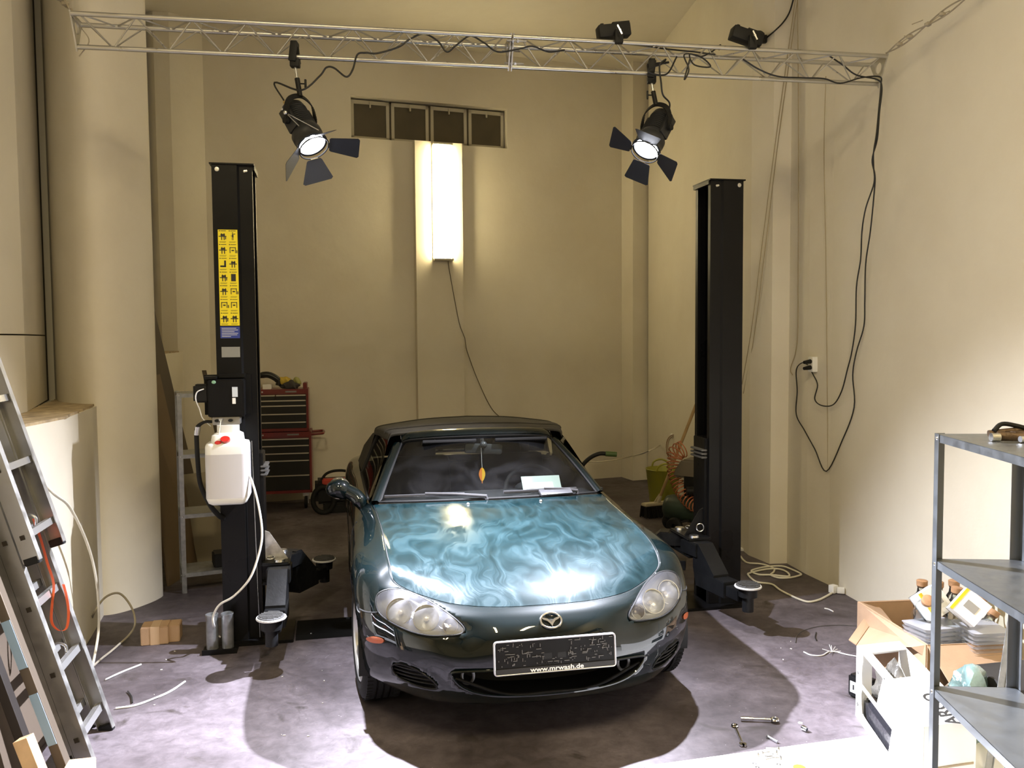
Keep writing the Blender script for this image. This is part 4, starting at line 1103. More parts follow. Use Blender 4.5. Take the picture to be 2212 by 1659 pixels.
# power unit hung on the front of the left post
m = MB(); lbox(m, ML, -.035, .160, -.14, -.012, 1.235, 1.49, .006); lbox(m, ML, -.07, .19, -.012, .0, 1.24, 1.52, .002); pu = m.build('motor_housing', BLACKP, lpost, 30)
m = MB(); lbox(m, ML, -.055, .01, -.12, -.01, 1.495, 1.512); lbox(m, ML, .015, .16, -.05, 0, 1.50, 1.525); m.build('motor_lid', BLACKP, pu, 30)
m = MB(); lbox(m, ML, -.115, -.03, -.125, -.03, 1.335, 1.46, .012); m.build('switch_box', BLACKM, pu, 30)
for (x0, x1, z0, z1, mt) in ((.098, .128, 1.372, 1.44, mat('label_grey', (.55, .60, .66), .5)), (.098, .116, 1.325, 1.365, WHITEC)):
    m = MB(); lbox(m, ML, x0, x1, -.1425, -.140, z0, z1); m.build('rating_label', mt, pu, 0)
m = MB(); m.lathe([(.012, 0), (.010, .003), (0, .004)], ML @ Vector((.0, -.141, 1.475)), ML.to_3x3() @ Vector((0, -1, 0)), 18); m.build('round_sticker', mat('green_dot', (.2, .38, .25), .5), pu)
m = MB(); lbox(m, ML, -.015, .135, -.13, -.035, 1.165, 1.235, .004); vb_ = m.build('valve_block', ALU, pu, 30)
for x in (.012, .085):
    m = MB(); m.cyl(ML @ Vector((x, -.13, 1.205)), ML @ Vector((x, -.145, 1.205)), .013, seg=16); m.build('valve_plug', BLACKM, vb_)
m = MB(); a = ML @ Vector((.035, -.15, 1.215)); b = ML @ Vector((.022, -.20, 1.03)); m.tube([a, b], .0035, 8); m.box(a, (.02, .012, .02)); lv = m.build('release_lever', STEEL, vb_)
m = MB(); m.sphere(b, .019, 3); tag(m.build('lever_knob', mat('red_knob', (.62, .02, .015), .3, coat=.5), lv), 'red ball knob')
# translucent oil tank
def tank_mat():
    mm = mat('milky_plastic', (.74, .74, .72), .42, trans=0.0); b = mm.node_tree.nodes['Principled BSDF']; b.inputs['Subsurface Weight'].default_value = .15; b.inputs['Subsurface Radius'].default_value = (.02, .02, .02); return mm
def ring_stack(m, levels, M):
    prev = None
    for (z, x0, x1, y0, y1, r) in levels:
        pts = rrect(x1 - x0, y1 - y0, r, 5, (x0 + x1) / 2, (y0 + y1) / 2); rg = [m.bm.verts.new(M @ Vector((x, y, z))) for x, y in pts]
        if prev: 
            for i in range(len(rg)): m.bm.faces.new([prev[i], prev[(i + 1) % len(rg)], rg[(i + 1) % len(rg)], rg[i]])
        else: m.bm.faces.new(rg[::-1])
        prev = rg
    m.bm.faces.new(prev)
T = dict
m = MB(); X0, X1 = -.050, .180
lv_ = [(.690, X0 + .03, X1 - .03, -.20, -.02, .02), (.700, X0 + .012, X1 - .012, -.215, -.008, .03), (.725, X0, X1, -.22, -.004, .035), (.955, X0, X1, -.22, -.004, .035)]
lv2 = [(1.005, X0, X1, -.22, -.004, .035), (1.02, X0 + .006, X1 - .006, -.215, -.006, .033), (1.028, X0 + .03, X1 - .03, -.20, -.01, .03), (1.085, X0 + .035, X1 - .035, -.195, -.012, .03), (1.098, X0 + .05, X1 - .05, -.18, -.02, .03), (1.105, X0 + .06, X1 - .055, -.165, -.03, .03), (1.165, X0 + .06, X1 - .055, -.165, -.03, .03)]
ring_stack(m, [(z, a, b, c_, d_, r) for z, a, b, c_, d_, r in lv_] + lv2, ML); tk = m.build('oil_tank', tank_mat(), pu, 50)
m = MB(); ring_stack(m, [(.728, X0 - .0008, X1 + .0008, -.2208, -.003, .035), (.965, X0 - .0008, X1 + .0008, -.2208, -.003, .035)], ML)
tag(m.build('oil_level', mat('oil_seen_through', (.52, .51, .53), .42), tk, 50), 'grey oil showing through the tank wall')
m = MB(); cc = ML @ Vector((.062, -.20, 1.055)); m.lathe([(.026, -.01), (.027, .012), (.024, .018), (0, .019)], cc, ML.to_3x3() @ Vector((0, -.8, .6)), 24); tag(m.build('tank_cap', mat('red_knob', (.62, .02, .015), .3, coat=.5), tk), 'red screw cap')
# hoses of the power unit
m = MB(); pts = [ML @ Vector(p) for p in ((-.02, -.09, 1.19), (-.06, -.09, 1.19), (-.10, -.08, 1.15), (-.11, -.07, 1.08), (-.11, -.05, .9), (-.10, -.04, .78), (-.06, -.03, .68), (-.01, -.02, .62), (.02, .0, .60))]
m.tube(catmull(pts, 6), .013, 10); hz_ = m.build('hydraulic_hose', RUBBER, pu, 60)
m = MB(); m.tube([ML @ Vector((-.10, -.08, 1.15)), ML @ Vector((-.11, -.07, 1.08))], .016, 10); m.build('hose_fitting', STEEL, hz_)
m = MB(); pts = [ML @ Vector(p) for p in ((-.055, -.13, 1.43), (-.09, -.14, 1.41), (-.10, -.13, 1.36), (-.085, -.10, 1.29), (-.07, -.09, 1.22), (-.03, -.08, 1.15))]
m.tube(catmull(pts, 6), .004, 6); m.build('pipe', WHITEP, pu, 60)
# bring the power unit to its height on the post
ZT_ = [(.5, .62), (.69, .865), (1.02, 1.21), (1.165, 1.31), (1.235, 1.355), (1.525, 1.595)]
def zmap(z):
    for (a, b), (c_, d_) in zip(ZT_, ZT_[1:]):
        if z <= c_ or c_ == 1.525: return b + (z - a) * (d_ - b) / (c_ - a)
def remap(o):
    for ch in [x for x in bpy.data.objects if x.parent == o]: remap(ch)
    for v in o.data.vertices: v.co.z = zmap(v.co.z + 0.0)
remap(pu)
# thin cable and steel wire by the left post
m = MB(); m.tube([ML @ Vector((.185, -.004, 1.2)), ML @ Vector((.205, -.006, .03))], .0025, 6); m.build('pull_wire', STEEL, lpost)
# two galvanised height adapters standing on the base plate, left of the left post
for k, (x, lab) in enumerate(((-.050, 'left of the two galvanised tube adapters standing against the foot of the left lift post'), (.035, 'right of the two galvanised tube adapters standing against the foot of the left lift post'))):
    c = ML @ Vector((x, -.10, .018)); t = MB(); t.lathe([(0, 0), (.033, 0), (.034, .19), (.036, .195), (.036, .20), (.030, .20), (.028, .10), (0, .10)], c, (0, 0, 1), 28)
    tag(t.build('tube_adapter', GALV, None), lab, 'tube adapter', 'galvanised adapters by the left post')
m = MB(); lbox(m, ML, -.10, .09, -.16, -.0605, 0, .018); lbox(m, ML, -.10, .09, -.165, -.16, 0, .03); m.build('adapter_shelf', BLACKP, lpost, 30)
# low cover plate on the floor between the posts
t = thing('floor_cover', 'black steel cover strip lying on the floor between the lift posts', 'cover strip', ML @ Vector((1.6, .15, 0)))
inner = SPAN - .40
m = MB(); tb = bmesh.new(); pr = [(-.03, 0), (.0, .022), (.27, .022), (.30, 0)]
a = [tb.verts.new((.41, y, z)) for y, z in pr]; b = [tb.verts.new((SPAN - .41, y, z)) for y, z in pr]; tb.faces.new(a); tb.faces.new(b[::-1])
for i in range(4): tb.faces.new([a[i], a[(i + 1) % 4], b[(i + 1) % 4], b[i]])
m.join(tb, ML); m.build('cover_sheet', mat('cover_black', (.005, .005, .005), .85, spec=.1, bump=.2, bscale=20), t, 20)
for k in range(5):
    m = MB(); m.sphere(ML @ Vector((.5 + k * .58, .01, .022)), .006, 1); m.build('screw', STEEL, t)
# cable of the power unit running to the floor
m = MB(); pts = [at(x, y, Y) for x, y, Y in ((529, 1010, 4.84), (545, 1042, 4.79), (560, 1100, 4.76), (566, 1158, 4.74), (556, 1208, 4.73), (538, 1252, 4.72), (505, 1288, 4.72), (475, 1306, 4.74), (461, 1330, 4.76), (462, 1352, 4.80))] + [atz(470, 1372, .01), atz(490, 1384, .008)]
m.tube(catmull(pts, 8), .0065, 8); tag(m.build('motor_cable', WHITEP, None), 'white cable looping from the white oil tank to the left lift post foot', 'cable')

# ================================================================== TRUSS AND STAGE LAMPS
TY0 = 4.813; TD = Vector((1, .1727, 0)).normalized(); TNV = Vector((-TD.y, TD.x, 0))
TA = Vector((-2.217, TY0 - .1727 * 2.217, 0)); TLEN = 4.53
def tr(s, n, z): return TA + TD * s + TNV * n + Vector((0, 0, z))
TZT, TZB, TW = 3.447, 3.308, .165
truss = thing('lighting_truss', 'grey triangular lighting truss hung across the room by wires at both ends', 'truss', tr(3, .11, TZB - .016))
TRM = mat('truss_steel', (.50, .49, .46), .36, .9, rvar=.12, vscale=10)
chords = ((0, TZT), (TW, TZT), (TW / 2, TZB))
for half in (0, 1):
    s0, s1 = (0, TLEN / 2 - .006) if half == 0 else (TLEN / 2 + .006, TLEN)
    for n, z in chords:
        m = MB(); m.cyl(tr(s0, n, z), tr(s1, n, z), .0125, seg=14); m.build('chord_tube', TRM, truss)
    for (a, b) in ((0, 2), (1, 2), (0, 1)):
        m = MB(); K = 8; pts = []
        for k in range(2 * K + 1):
            s = s0 + .04 + (s1 - s0 - .08) * k / (2 * K); c = chords[a] if k % 2 == 0 else chords[b]; pts.append(tr(s, *c))
        for p, q in zip(pts, pts[1:]): m.tube([p, q], .0044, 6)
        m.build('lattice_brace', TRM, truss)
def end_plate(s, mt):
    m = MB(); tri = [tr(s, -.014, TZT + .014), tr(s, TW + .014, TZT + .014), tr(s, TW / 2, TZB - .024)]
    g = sum(tri, Vector()) / 3; N = 24; o = []; inn = []
    for k in range(N):
        f = k / N * 3; i = int(f); p = tri[i].lerp(tri[(i + 1) % 3], f - i); o.append(p)
        d = (p - g).normalized(); inn.append(g + d * .033)
    for off in (-.004, .004):
        A = [m.bm.verts.new(p + TD * off) for p in o]; B = [m.bm.verts.new(p + TD * off) for p in inn]
        for i in range(N): m.bm.faces.new([A[i], A[(i + 1) % N], B[(i + 1) % N], B[i]])
        if off < 0: A0, B0 = A, B
    for i in range(N): m.bm.faces.new([A0[i], A[i], A[(i + 1) % N], A0[(i + 1) % N]]); m.bm.faces.new([B0[i], B[i], B[(i + 1) % N], B0[(i + 1) % N]])
    m.build('end_plate', mt, truss, 30)
for s in (-.002, TLEN / 2 - .008, TLEN / 2 + .008, TLEN + .002): end_plate(s, TRM)
for n, z in ((0, TZT), (TW, TZT), (TW / 2, TZB)):
    m = MB(); q = tr(TLEN / 2 + .02, n, z - .022 if z > 3.4 else z + .02); m.cyl(q - TD * .05, q + TD * .06, .006, seg=8); m.cyl(q - TD * .02, q - TD * .012, .013, seg=6); m.cyl(q + TD * .005, q + TD * .015, .013, seg=6); m.build('joint_bolt', STEEL, truss)

def barn(m, M, w0, w1, h): m.prism([(-w0 / 2 + .01, 0), (w0 / 2 - .01, 0), (w0 / 2, .01), (w1 / 2, h - .012), (w1 / 2 - .014, h), (-w1 / 2 + .014, h), (-w1 / 2, h - .012), (-w0 / 2, .01)], -.0012, .0012, M)
def stage_lamp(label, P, A, s_truss, clamp_dir, spin, tilts, knob):
    """P centre of the front lens, A aim point"""
    d = (A - P).normalized(); L = .33; k_ = .79; P0 = P.copy(); P = Vector((0, 0, 0))
    hang0 = tr(s_truss, TW / 2, TZB); hang = (hang0 - P0) / k_
    t = thing('stage_lamp', label, 'stage lamp', hang, 0, 'stage lamps on the truss')
    cen = P - d * .20
    m = MB(); b0 = P - d * (L + .03)
    prof = [(0, 0), (.060, .0), (.078, .012), (.084, .035), (.086, .05)]
    for k in range(9): prof += [(.088, .058 + .017 * k), (.080, .062 + .017 * k), (.080, .069 + .017 * k), (.088, .073 + .017 * k)]
    prof += [(.092, .225), (.098, .24), (.104, .25), (.104, .29), (.100, .30), (.102, .335), (.108, .345), (.108, .352), (.092, .352), (.088, .33)]
    m.lathe(prof, b0, d, 40)
    side = Vector((0, 0, 1)).cross(d).normalized(); upv = d.cross(side)
    if upv.z < 0: upv = -upv
    h = m.build('lamp_housing', mat('lamp_black', (.016, .017, .020), .42, bump=.05, bscale=60), t, 35)
    # side boxes with the electronics and front bumper text plate
    m = MB(); Mx = Matrix((side, upv, d)).transposed()
    for sg in (1, -1): m.box(cen + side * sg * .088 - d * .02, (.03, .09, .19), Mx, .006)
    m.build('cooling_block', mat('lamp_black', (.016, .017, .020), .42), h, 30)
    m = MB(); m.lathe([(.010, 0), (.009, .003), (0, .003)], cen - d * .11 - Vector((0, 1, 0)) * .0 + side * (-.104), -side, 14); m.build('knob_cap', CHROME, h)
    m = MB(); m.lathe([(0, .010), (.04, .008), (.08, .0), (.087, -.006)], P - d * .012, d, 36); m.build('fresnel_lens', mat('lit_lens', (.9, .9, .9), .3, emis=(.88, .90, 1.0), estr=60), h, 60)
    # barn doors
    ring = MB(); ring.tube([P + (side * math.cos(a) + upv * math.sin(a)) * .103 + d * .022 for a in [2 * math.pi * k / 36 for k in range(36)]], .005, 6, closed=True); ring.build('barn_door_ring', BLACKM, t)
    for k in range(4):
        a = spin + k * math.pi / 2; rad = side * math.cos(a) + upv * math.sin(a); tan = d.cross(rad)
        big = k % 2 == 0; tilt = tilts[k]
        out = (rad * math.sin(tilt) + d * math.cos(tilt)).normalized(); nrm = tan.cross(out)
        o = P + rad * .108 + d * .026
        mm = MB(); M4 = place(Matrix((tan, out, nrm)).transposed(), o)
        barn(mm, M4, .13 if big else .11, .19 if big else .22, .20 if big else .165); bd = mm.build('barn_door', mat('door_black', (.016, .017, .021), .48), t, 30)
        mm = MB(); mm.bar(o - rad * .006 - tan * .025, o - rad * .006 + tan * .025, .010, .006); mm.build('hinge', CHROME, bd)
    # yoke
    top = Vector((hang.x, hang.y, 0)) + Vector((0, 0, cen.z + .185)); top = Vector((cen.x, cen.y, cen.z + .185))
    yk = MB(); pts = [cen + side * .118 - Vector((0, 0, .0)), cen + side * .122 + Vector((0, 0, .07)), cen + side * .095 + Vector((0, 0, .145)), cen + side * .03 + Vector((0, 0, .182)), cen - side * .03 + Vector((0, 0, .182)), cen - side * .095 + Vector((0, 0, .145)), cen - side * .122 + Vector((0, 0, .07)), cen - side * .118]
    pp = catmull(pts, 5)
    for p, q in zip(pp, pp[1:]): yk.bar(p, q + (q - p) * .15, .007, .038, up=d.cross(side) if False else (d - side * d.dot(side)).normalized())
    for v in yk.bm.verts: pass
    y = yk.build('yoke', BLACKM, t, 30)
    for sg in (1, -1):
        mk = MB(); mk.cyl(cen + side * sg * .112, cen + side * sg * .138, .022, seg=16); mk.build('tilt_knob', BLACKM, y)
    # receiver, stud, clamp
    st_top = Vector((hang.x, hang.y, hang.z - .07)); rb = cen + Vector((0, 0, .182))
    m = MB(); m.cyl(rb, rb.lerp(st_top, .62), .017, seg=14); rc = m.build('receiver', BLACKM, y)
    m = MB(); m.cyl(rb.lerp(st_top, .62), st_top + Vector((0, 0, .01)), .0085, seg=12); m.build('stud', STEEL, t)
    m = MB(); q = rb.lerp(st_top, .45); m.cyl(q, q + TD * knob * .045, .005, seg=8); m.box(q + TD * knob * .05, (.014, .02, .06), bev=.005); m.build('locking_knob', BLACKM, rc)
    m = MB(); c = hang
    m.box(c + Vector((0, 0, -.045)), (.062, .06, .05), None, .006); m.box(c + Vector((0, .03, .02)), (.05, .03, .12), Matrix.Rotation(R(-6), 3, 'Y'), .006); m.box(c + Vector((-.004, -.034, .025)), (.05, .022, .125), Matrix.Rotation(R(8), 3, 'Y'), .006)
    m.box(c + Vector((0, 0, .085)), (.045, .08, .03), None, .008)
    cl = m.build('pipe_clamp', BLACKM, t, 30)
    if clamp_dir:
        m = MB(); m.tube([c + Vector((0, -.03, .055)), c + Vector((.12, -.05, .065))], [.012, .008], 8); m.build('clamp_handle', BLACKM, cl)
    # the builder above works at 1 : 0.79 about the lens; bring it to size
    kids = [o for o in bpy.data.objects if o.parent == t] 
    allk = [o for o in bpy.data.objects if o.parent in kids or o.parent == t] + [o for o in bpy.data.objects if o.parent and o.parent.parent in kids]
    for o in set(allk):
        for v in o.data.vertices: v.co = v.co * k_
    t.location = hang0
    f_ = lambda q: P0 + q * k_
    return t, f_(cen), f_(b0), d, side
sl = lambda x: (x - TA.x) / TD.x
TL_, cenL, backL, dL, sdL = stage_lamp('left stage lamp on the truss with its barn doors spread and silver safety wire', SPOT_L, AIM_L, sl(-1.14), False, R(33), (R(62), R(55), R(48), R(60)), 1)
TR_, cenR, backR, dR, sdR = stage_lamp('right stage lamp on the truss below the pipe clamp with a long handle', SPOT_R, AIM_R, sl(.833), True, R(48), (R(66), R(98), R(84), R(66)), -1)
m = MB(); a = cenL + Vector((-.06, -.08, .04)); m.tube([a, a + (SPOT_L - a) * .9 + Vector((.06, -.06, .05))], .0025, 6); m.tube([a, a + (SPOT_L - a) * .6 + Vector((.0, -.06, .02))], .0025, 6); m.sphere(a, .013, 2); m.build('safety_wire', STEEL, TL_)
m = MB(); a = backL + dL * .005; m.cyl(a - sdL * .03 * (1 if sdL.x > 0 else -1), a - sdL * .03 * (1 if sdL.x > 0 else -1) - dL * .035, .011, seg=10); m.build('cable_gland', mat('brass', (.6, .45, .2), .3, 1), TL_)

# ballast boxes lying on the truss
def ballast(label, s, rot, z, tilt):
    p = tr(s, .02, z); t = thing('ballast_box', label, 'ballast', p, 0, 'black ballast boxes on the truss')
    Mr = Matrix.Rotation(rot, 3, 'Z') @ Matrix.Rotation(tilt, 3, 'Y')
    m = MB(); m.box(p, (.185, .08, .07), Mr, .008)
    m.box(p + Mr @ Vector((.04, -.01, .038)), (.10, .055, .010), Mr, .003); m.box(p + Mr @ Vector((-.07, 0, .037)), (.018, .065, .010), Mr, .003); m.box(p + Mr @ Vector((.08, 0, .037)), (.013, .065, .010), Mr, .003); b = m.build('ballast_case', BLACKM, t, 30)
    m = MB(); q = p + Vector((.025, -.055, -.045)); m.box(q, (.045, .036, .08), None, .006); c = m.build('hanging_clamp', BLACKM, t, 30)
    m = MB(); m.cyl(q + Vector((0, -.02, .02)), q + Vector((0, -.05, .02)), .006, seg=8); m.bar(q + Vector((.01, -.05, -.005)), q + Vector((-.015, -.05, .045)), .012, .008); m.build('wing_screw', STEEL, c)
    return p
bl1 = ballast('black ballast box on the truss left of the right stage lamp', sl(.59), R(10), 3.51, R(-8))
bl2 = ballast('tilted black ballast box on the truss right of the right stage lamp', sl(1.375), R(8), 3.52, R(16))

def att(px, py, off=0.0):
    """a point by the truss"""
    return at(px, py, 4.893 / (1 - .1727 * (px - CX) / F_PX) + off)
def ath(px, py):
    """a point of the cables hanging from the truss end towards the socket"""
    a = 4.86 / (1 - .1727 * (px - CX) / F_PX); f = max(0.0, min(1.0, (py - 190) / 420)); f = f * f * (3 - 2 * f)
    return at(px, py, a + (wallY(px) - .05 - a) * f)
# cables along the truss
def cable(name, label, pts, r, m_, cat='cable', n=6, seg=6, group=None):
    mb = MB(); mb.tube(catmull(pts, n), r, seg); return tag(mb.build(name, m_, None, 60), label, cat, group)
CAB = mat('black_cable', (.012, .012, .012), .5)
gl_ = backL - sdL * .03 * (1 if sdL.x > 0 else -1) - dL * .03
pts = [gl_, gl_ + Vector((-.05, -.01, .10)), att(650, 195, -0.075), att(690, 165, -0.058), att(705, 146, -0.075), att(722, 147, -0.081), att(748, 166, -0.078), att(762, 150, -0.077), att(772, 118, -0.056), att(790, 114, -0.062), att(815, 115, -0.059), att(860, 102, -0.057), att(885, 85, -0.053), att(915, 73, -0.046), att(945, 88, -0.056), att(965, 112, -0.075), att(985, 98, -0.071), att(1015, 78, -0.069), att(1045, 92, -0.074), att(1075, 112, -0.091), att(1120, 106, -0.089), att(1150, 100, -0.094), att(1185, 112, -0.095), att(1220, 108, -0.096)]
pts[0] = gl_
cable('lamp_cable', 'black cable waving along the truss from the left stage lamp', pts, .0050, CAB)
pts = [att(1353, 95, -0.014), att(1400, 100, -0.032), att(1440, 106, -0.041), att(1500, 112, -0.059), att(1545, 118, -0.070)]
cable('ballast_cable', 'black cable from the left ballast box lying along the truss top', pts, .0045, CAB)
pts = [att(1553, 108, -0.032), att(1556, 97, -0.033), att(1540, 110, -0.038), att(1515, 122, -0.053), att(1490, 117, -0.067), att(1500, 140, -0.083), att(1535, 144, -0.084), att(1512, 122, -0.087), att(1478, 118, -0.086), att(1488, 150, -0.090), att(1478, 172, -0.074), att(1490, 128, -0.079)]
cable('tangled_cable', 'tangle of black cable knotted on the truss beside the right stage lamp', pts, .0045, CAB)
pts = [att(1462, 122, -0.056), att(1440, 160, -0.059), att(1405, 158, -0.076), att(1403, 148, -0.075), att(1430, 138, -0.085), att(1438, 128, -0.083), att(1425, 142, -0.102), att(1428, 178, -0.085), att(1432, 205, -0.056), att(1446, 222, -0.014), att(1449, 250, -0.003)]
pts[-1] = backR + Vector((.03, 0, .02))
cable('lamp_cable', 'black cable hanging from the truss into the back of the right stage lamp', pts, .0050, CAB)
pts = [ath(1605, 128), ath(1640, 150), ath(1680, 165), ath(1730, 168), ath(1780, 170), ath(1815, 180), ath(1860, 168), ath(1900, 166), ath(1903, 185), ath(1898, 240), ath(1893, 290), ath(1887, 330), ath(1887, 360), ath(1888, 395), ath(1870, 450), ath(1862, 500), ath(1859, 560), ath(1850, 620), ath(1848, 700), ath(1840, 760), ath(1830, 800), ath(1818, 845), ath(1800, 874), ath(1775, 876), ath(1760, 862), ath(1766, 832), ath(1757, 810), ath(1748, 795)]
cable('power_cable', 'black cable hanging from truss end to wall socket in the shorter of two loops', pts, .0045, CAB)
pts = [ath(1790, 120), ath(1820, 140), ath(1850, 162), ath(1895, 172), ath(1905, 190), ath(1900, 240), ath(1895, 300), ath(1884, 345), ath(1890, 380), ath(1888, 420), ath(1880, 500), ath(1870, 570), ath(1868, 650), ath(1866, 705), ath(1850, 760), ath(1842, 810), ath(1845, 880), ath(1820, 950), ath(1785, 1018), ath(1760, 970), ath(1738, 930), ath(1720, 895), ath(1722, 845), ath(1720, 800), ath(1732, 784), ath(1745, 788)]
cable('power_cable', 'black power cable hanging lowest of all from the truss end to the wall socket', pts, .0045, CAB)

# suspension ropes
ROPE = mat('hanging_rope', (.33, .29, .22), .8)
def rope(label, a, b, seed):
    rnd = random.Random(seed); t = thing('suspension_rope', label, 'rope', a, 0, 'ropes carrying the truss')
    for k in range(2):
        m = MB(); n = 24; P = []
        for i in range(n + 1):
            f = i / n; p = a.lerp(b, f); off = Vector((0, 0, .018 * math.sin(f * 9 + k * 3))); P.append(p + off + Vector((0, .012 * (k * 2 - 1), 0)))
        m.tube(P, .0042, 6); m.build('rope_strand', ROPE, t)
    for f in (.12, .22, .38, .5):
        p = a.lerp(b, f); m = MB(); m.sphere(p, .016, 1, (1.4, 1, 1)); m.tube([p, p + Vector((rnd.uniform(-.04, .08), 0, rnd.uniform(.0, .06)))], .0025, 5); m.build('rope_knot', ROPE, t)
rope('twisted rope holding up the left end of the truss', tr(0, .0, TZT + .02), at(62, -75, 4.82), 1)
rope('twisted rope holding up the right end of the truss', tr(TLEN, 0, TZT + .02), at(2180, -70, 4.315), 2)
m = MB(); m.tube([tr(TLEN, 0, TZT + .1) + Vector((.10, -.1, .05)), tr(TLEN, 0, TZT + .1) + Vector((.38, -.2, .14))], .003, 5); tag(m.build('loose_wire', ROPE, None), 'stray end of wire sticking out of the right truss rope', 'wire')
m = MB(); m.tube(catmull([tr(0, .0, TZT), tr(0, .1, TZT + .0) + Vector((.02, 0, -.04)), tr(.05, .11, TZT - .1), tr(0, .11, TZB - .04)], 6), .003, 5); tag(m.build('loose_wire', ROPE, None), 'thin wire wound round the left end plate of the truss', 'wire')
# ================================================================== THINGS AT THE BACK OF THE ROOM
def TM(loc, rz): return Matrix.Translation(Vector(loc)) @ Matrix.Rotation(rz, 4, 'Z')
RED = mat('chest_red', (.16, .018, .016), .38, coat=.3); DRAW = mat('drawer_black', (.014, .013, .012), .4); HAND = mat('drawer_pull', (.62, .58, .48), .3, .8)
def chest_part(name, label, M, W_, D_, z0, z1, drawers, cat):
    t = thing(name, label, cat, M @ Vector((W_ / 2, D_ / 2, z0)), 0)
    m = MB(); lbox(m, M, 0, W_, .012, D_, z0, z1, .006); lbox(m, M, 0, .022, 0, .02, z0, z1); lbox(m, M, W_ - .022, W_, 0, .02, z0, z1); lbox(m, M, 0, W_, -.002, .02, z1 - .05, z1); lbox(m, M, 0, W_, 0, .02, z0, z0 + .03)
    m.build('chest_case', RED, t, 30)
    tops = drawers + [z0 + .03]
    for i, z in enumerate(drawers):
        spans = ((.024, W_ / 2 - .002), (W_ / 2 + .002, W_ - .024)) if (i == 0 and name == 'tool_chest') else ((.024, W_ - .024),)
        for a, b in spans:
            m = MB(); lbox(m, M, a, b, -.004, .02, tops[i + 1] + .003, z + .006, .002); d = m.build('drawer', DRAW, t, 30)
            m = MB(); lbox(m, M, a + .002, b - .002, -.016, -.004, z - .008, z + .004, .003); m.build('drawer_pull', HAND, d, 30)
    m = MB(); lbox(m, M, W_ * .65, W_ * .82, -.004, -.002, z1 - .034, z1 - .018); m.build('name_plate', mat('name_plate', (.25, .25, .24), .4, .6), t, 0)
    m = MB(); m.lathe([(.009, 0), (.008, .004), (0, .004)], M @ Vector((W_ * .3, -.002, z1 - .026)), M.to_3x3() @ Vector((0, -1, 0)), 12); m.build('lock', STEEL, t)
    return t
MT = TM((-2.80, 8.82, 0), R(11))
a_ = chest_part('tool_trolley', 'red and black rolling tool trolley standing by the back wall under the tool chest', MT, .70, .40, .17, .815, [.745, .673, .593, .516, .360], 'tool trolley')
for x in (.07, .63):
    for y in (.06, .34):
        m = MB(); c = MT @ Vector((x, y, .062)); ax = MT.to_3x3() @ Vector((1, 0, 0))
        m.lathe([(.02, -.016), (.055, -.016), (.062, -.010), (.062, .010), (.055, .016), (.02, .016)], c, ax, 24); w = m.build('caster', RUBBER, a_)
        m = MB(); lbox(m, MT, x - .03, x + .03, y - .02, y + .03, .13, .17); lbox(m, MT, x + .02, x + .026, y - .02, y + .02, .05, .15); m.build('caster_fork', STEEL, w)
m = MB(); m.tube(catmull([MT @ Vector(p) for p in ((.70, .06, .78), (.79, .06, .785), (.82, .10, .785), (.82, .30, .785), (.79, .34, .785), (.70, .34, .78))], 5), .014, 8); m.build('push_handle', RED, a_)
MT2 = TM(MT @ Vector((.012, .02, 0)), R(11))
b_ = chest_part('tool_chest', 'red and black tool chest with pale drawer pulls on top of the rolling trolley', MT2, .665, .35, .822, 1.264, [1.201, 1.1454, 1.0912, 1.0046, .918], 'tool chest')
m = MB(); lbox(m, MT2, .61, .65, .05, .30, 1.264, 1.325, .004); m.build('lid_edge', RED, b_)
# on the chest
m = MB(); pts = [MT2 @ Vector(p) for p in ((.14, .10, 1.40), (.24, .10, 1.415), (.31, .10, 1.39), (.36, .10, 1.345), (.355, .10, 1.30))]
m.tube(catmull(pts, 5), [.03] * 3 + [.034] * 12 + [.03] * 6, 12)
tag(m.build('plastic_duct', mat('duct_black', (.012, .012, .012), .35), None, 60), 'curved black plastic duct lying on the red tool chest', 'duct')
m = MB(); lbox(m, MT2, .20, .29, .04, .12, 1.2645, 1.315, .004); tag(m.build('small_box', WHITEC, None), 'small white box under the black duct on the tool chest', 'box')
def rag(name, label, c, sx, sy, sz, m_, seed, cat):
    rnd = random.Random(seed); m = MB(); m.sphere((0, 0, 0), 1, 3, (sx, sy, sz))
    ph = [(rnd.uniform(4, 9) / sx * .12, rnd.uniform(0, 6), rnd.uniform(0, 6)) for _ in range(4)]
    for v in m.bm.verts:
        p = v.co; k = 1 + .22 * math.sin(p.x * 38 + ph[0][1]) * math.sin(p.y * 31 + ph[0][2]) + .16 * math.sin(p.x * 83 + p.z * 60 + ph[1][1]) + rnd.uniform(-.05, .05)
        v.co = Vector((p.x * k, p.y * k, max(-sz * .55, p.z * k)))
    m.bm.transform(Matrix.Translation(Vector(c) + Vector((0, 0, sz * .55)))); return tag(m.build(name, m_, None, 70), label, cat)
q = MT2 @ Vector((.44, .14, 1.266))
rag('work_glove', 'yellow work glove lying on the red tool chest', q + Vector((-.01, -.02, .045)), .075, .05, .05, mat('glove_yellow', (.50, .36, .05), .8), 3, 'glove')
rag('rag', 'dark grey rag bunched on the tool chest under the yellow gloves', q + Vector((.05, -.04, 0)), .11, .06, .05, mat('rag_dark', (.05, .045, .045), .95), 5, 'rag')
rag('work_glove', 'pale olive work glove at the right end of the tool chest top', q + Vector((.11, .0, .04)), .055, .05, .045, mat('glove_olive', (.33, .33, .12), .85), 9, 'glove')

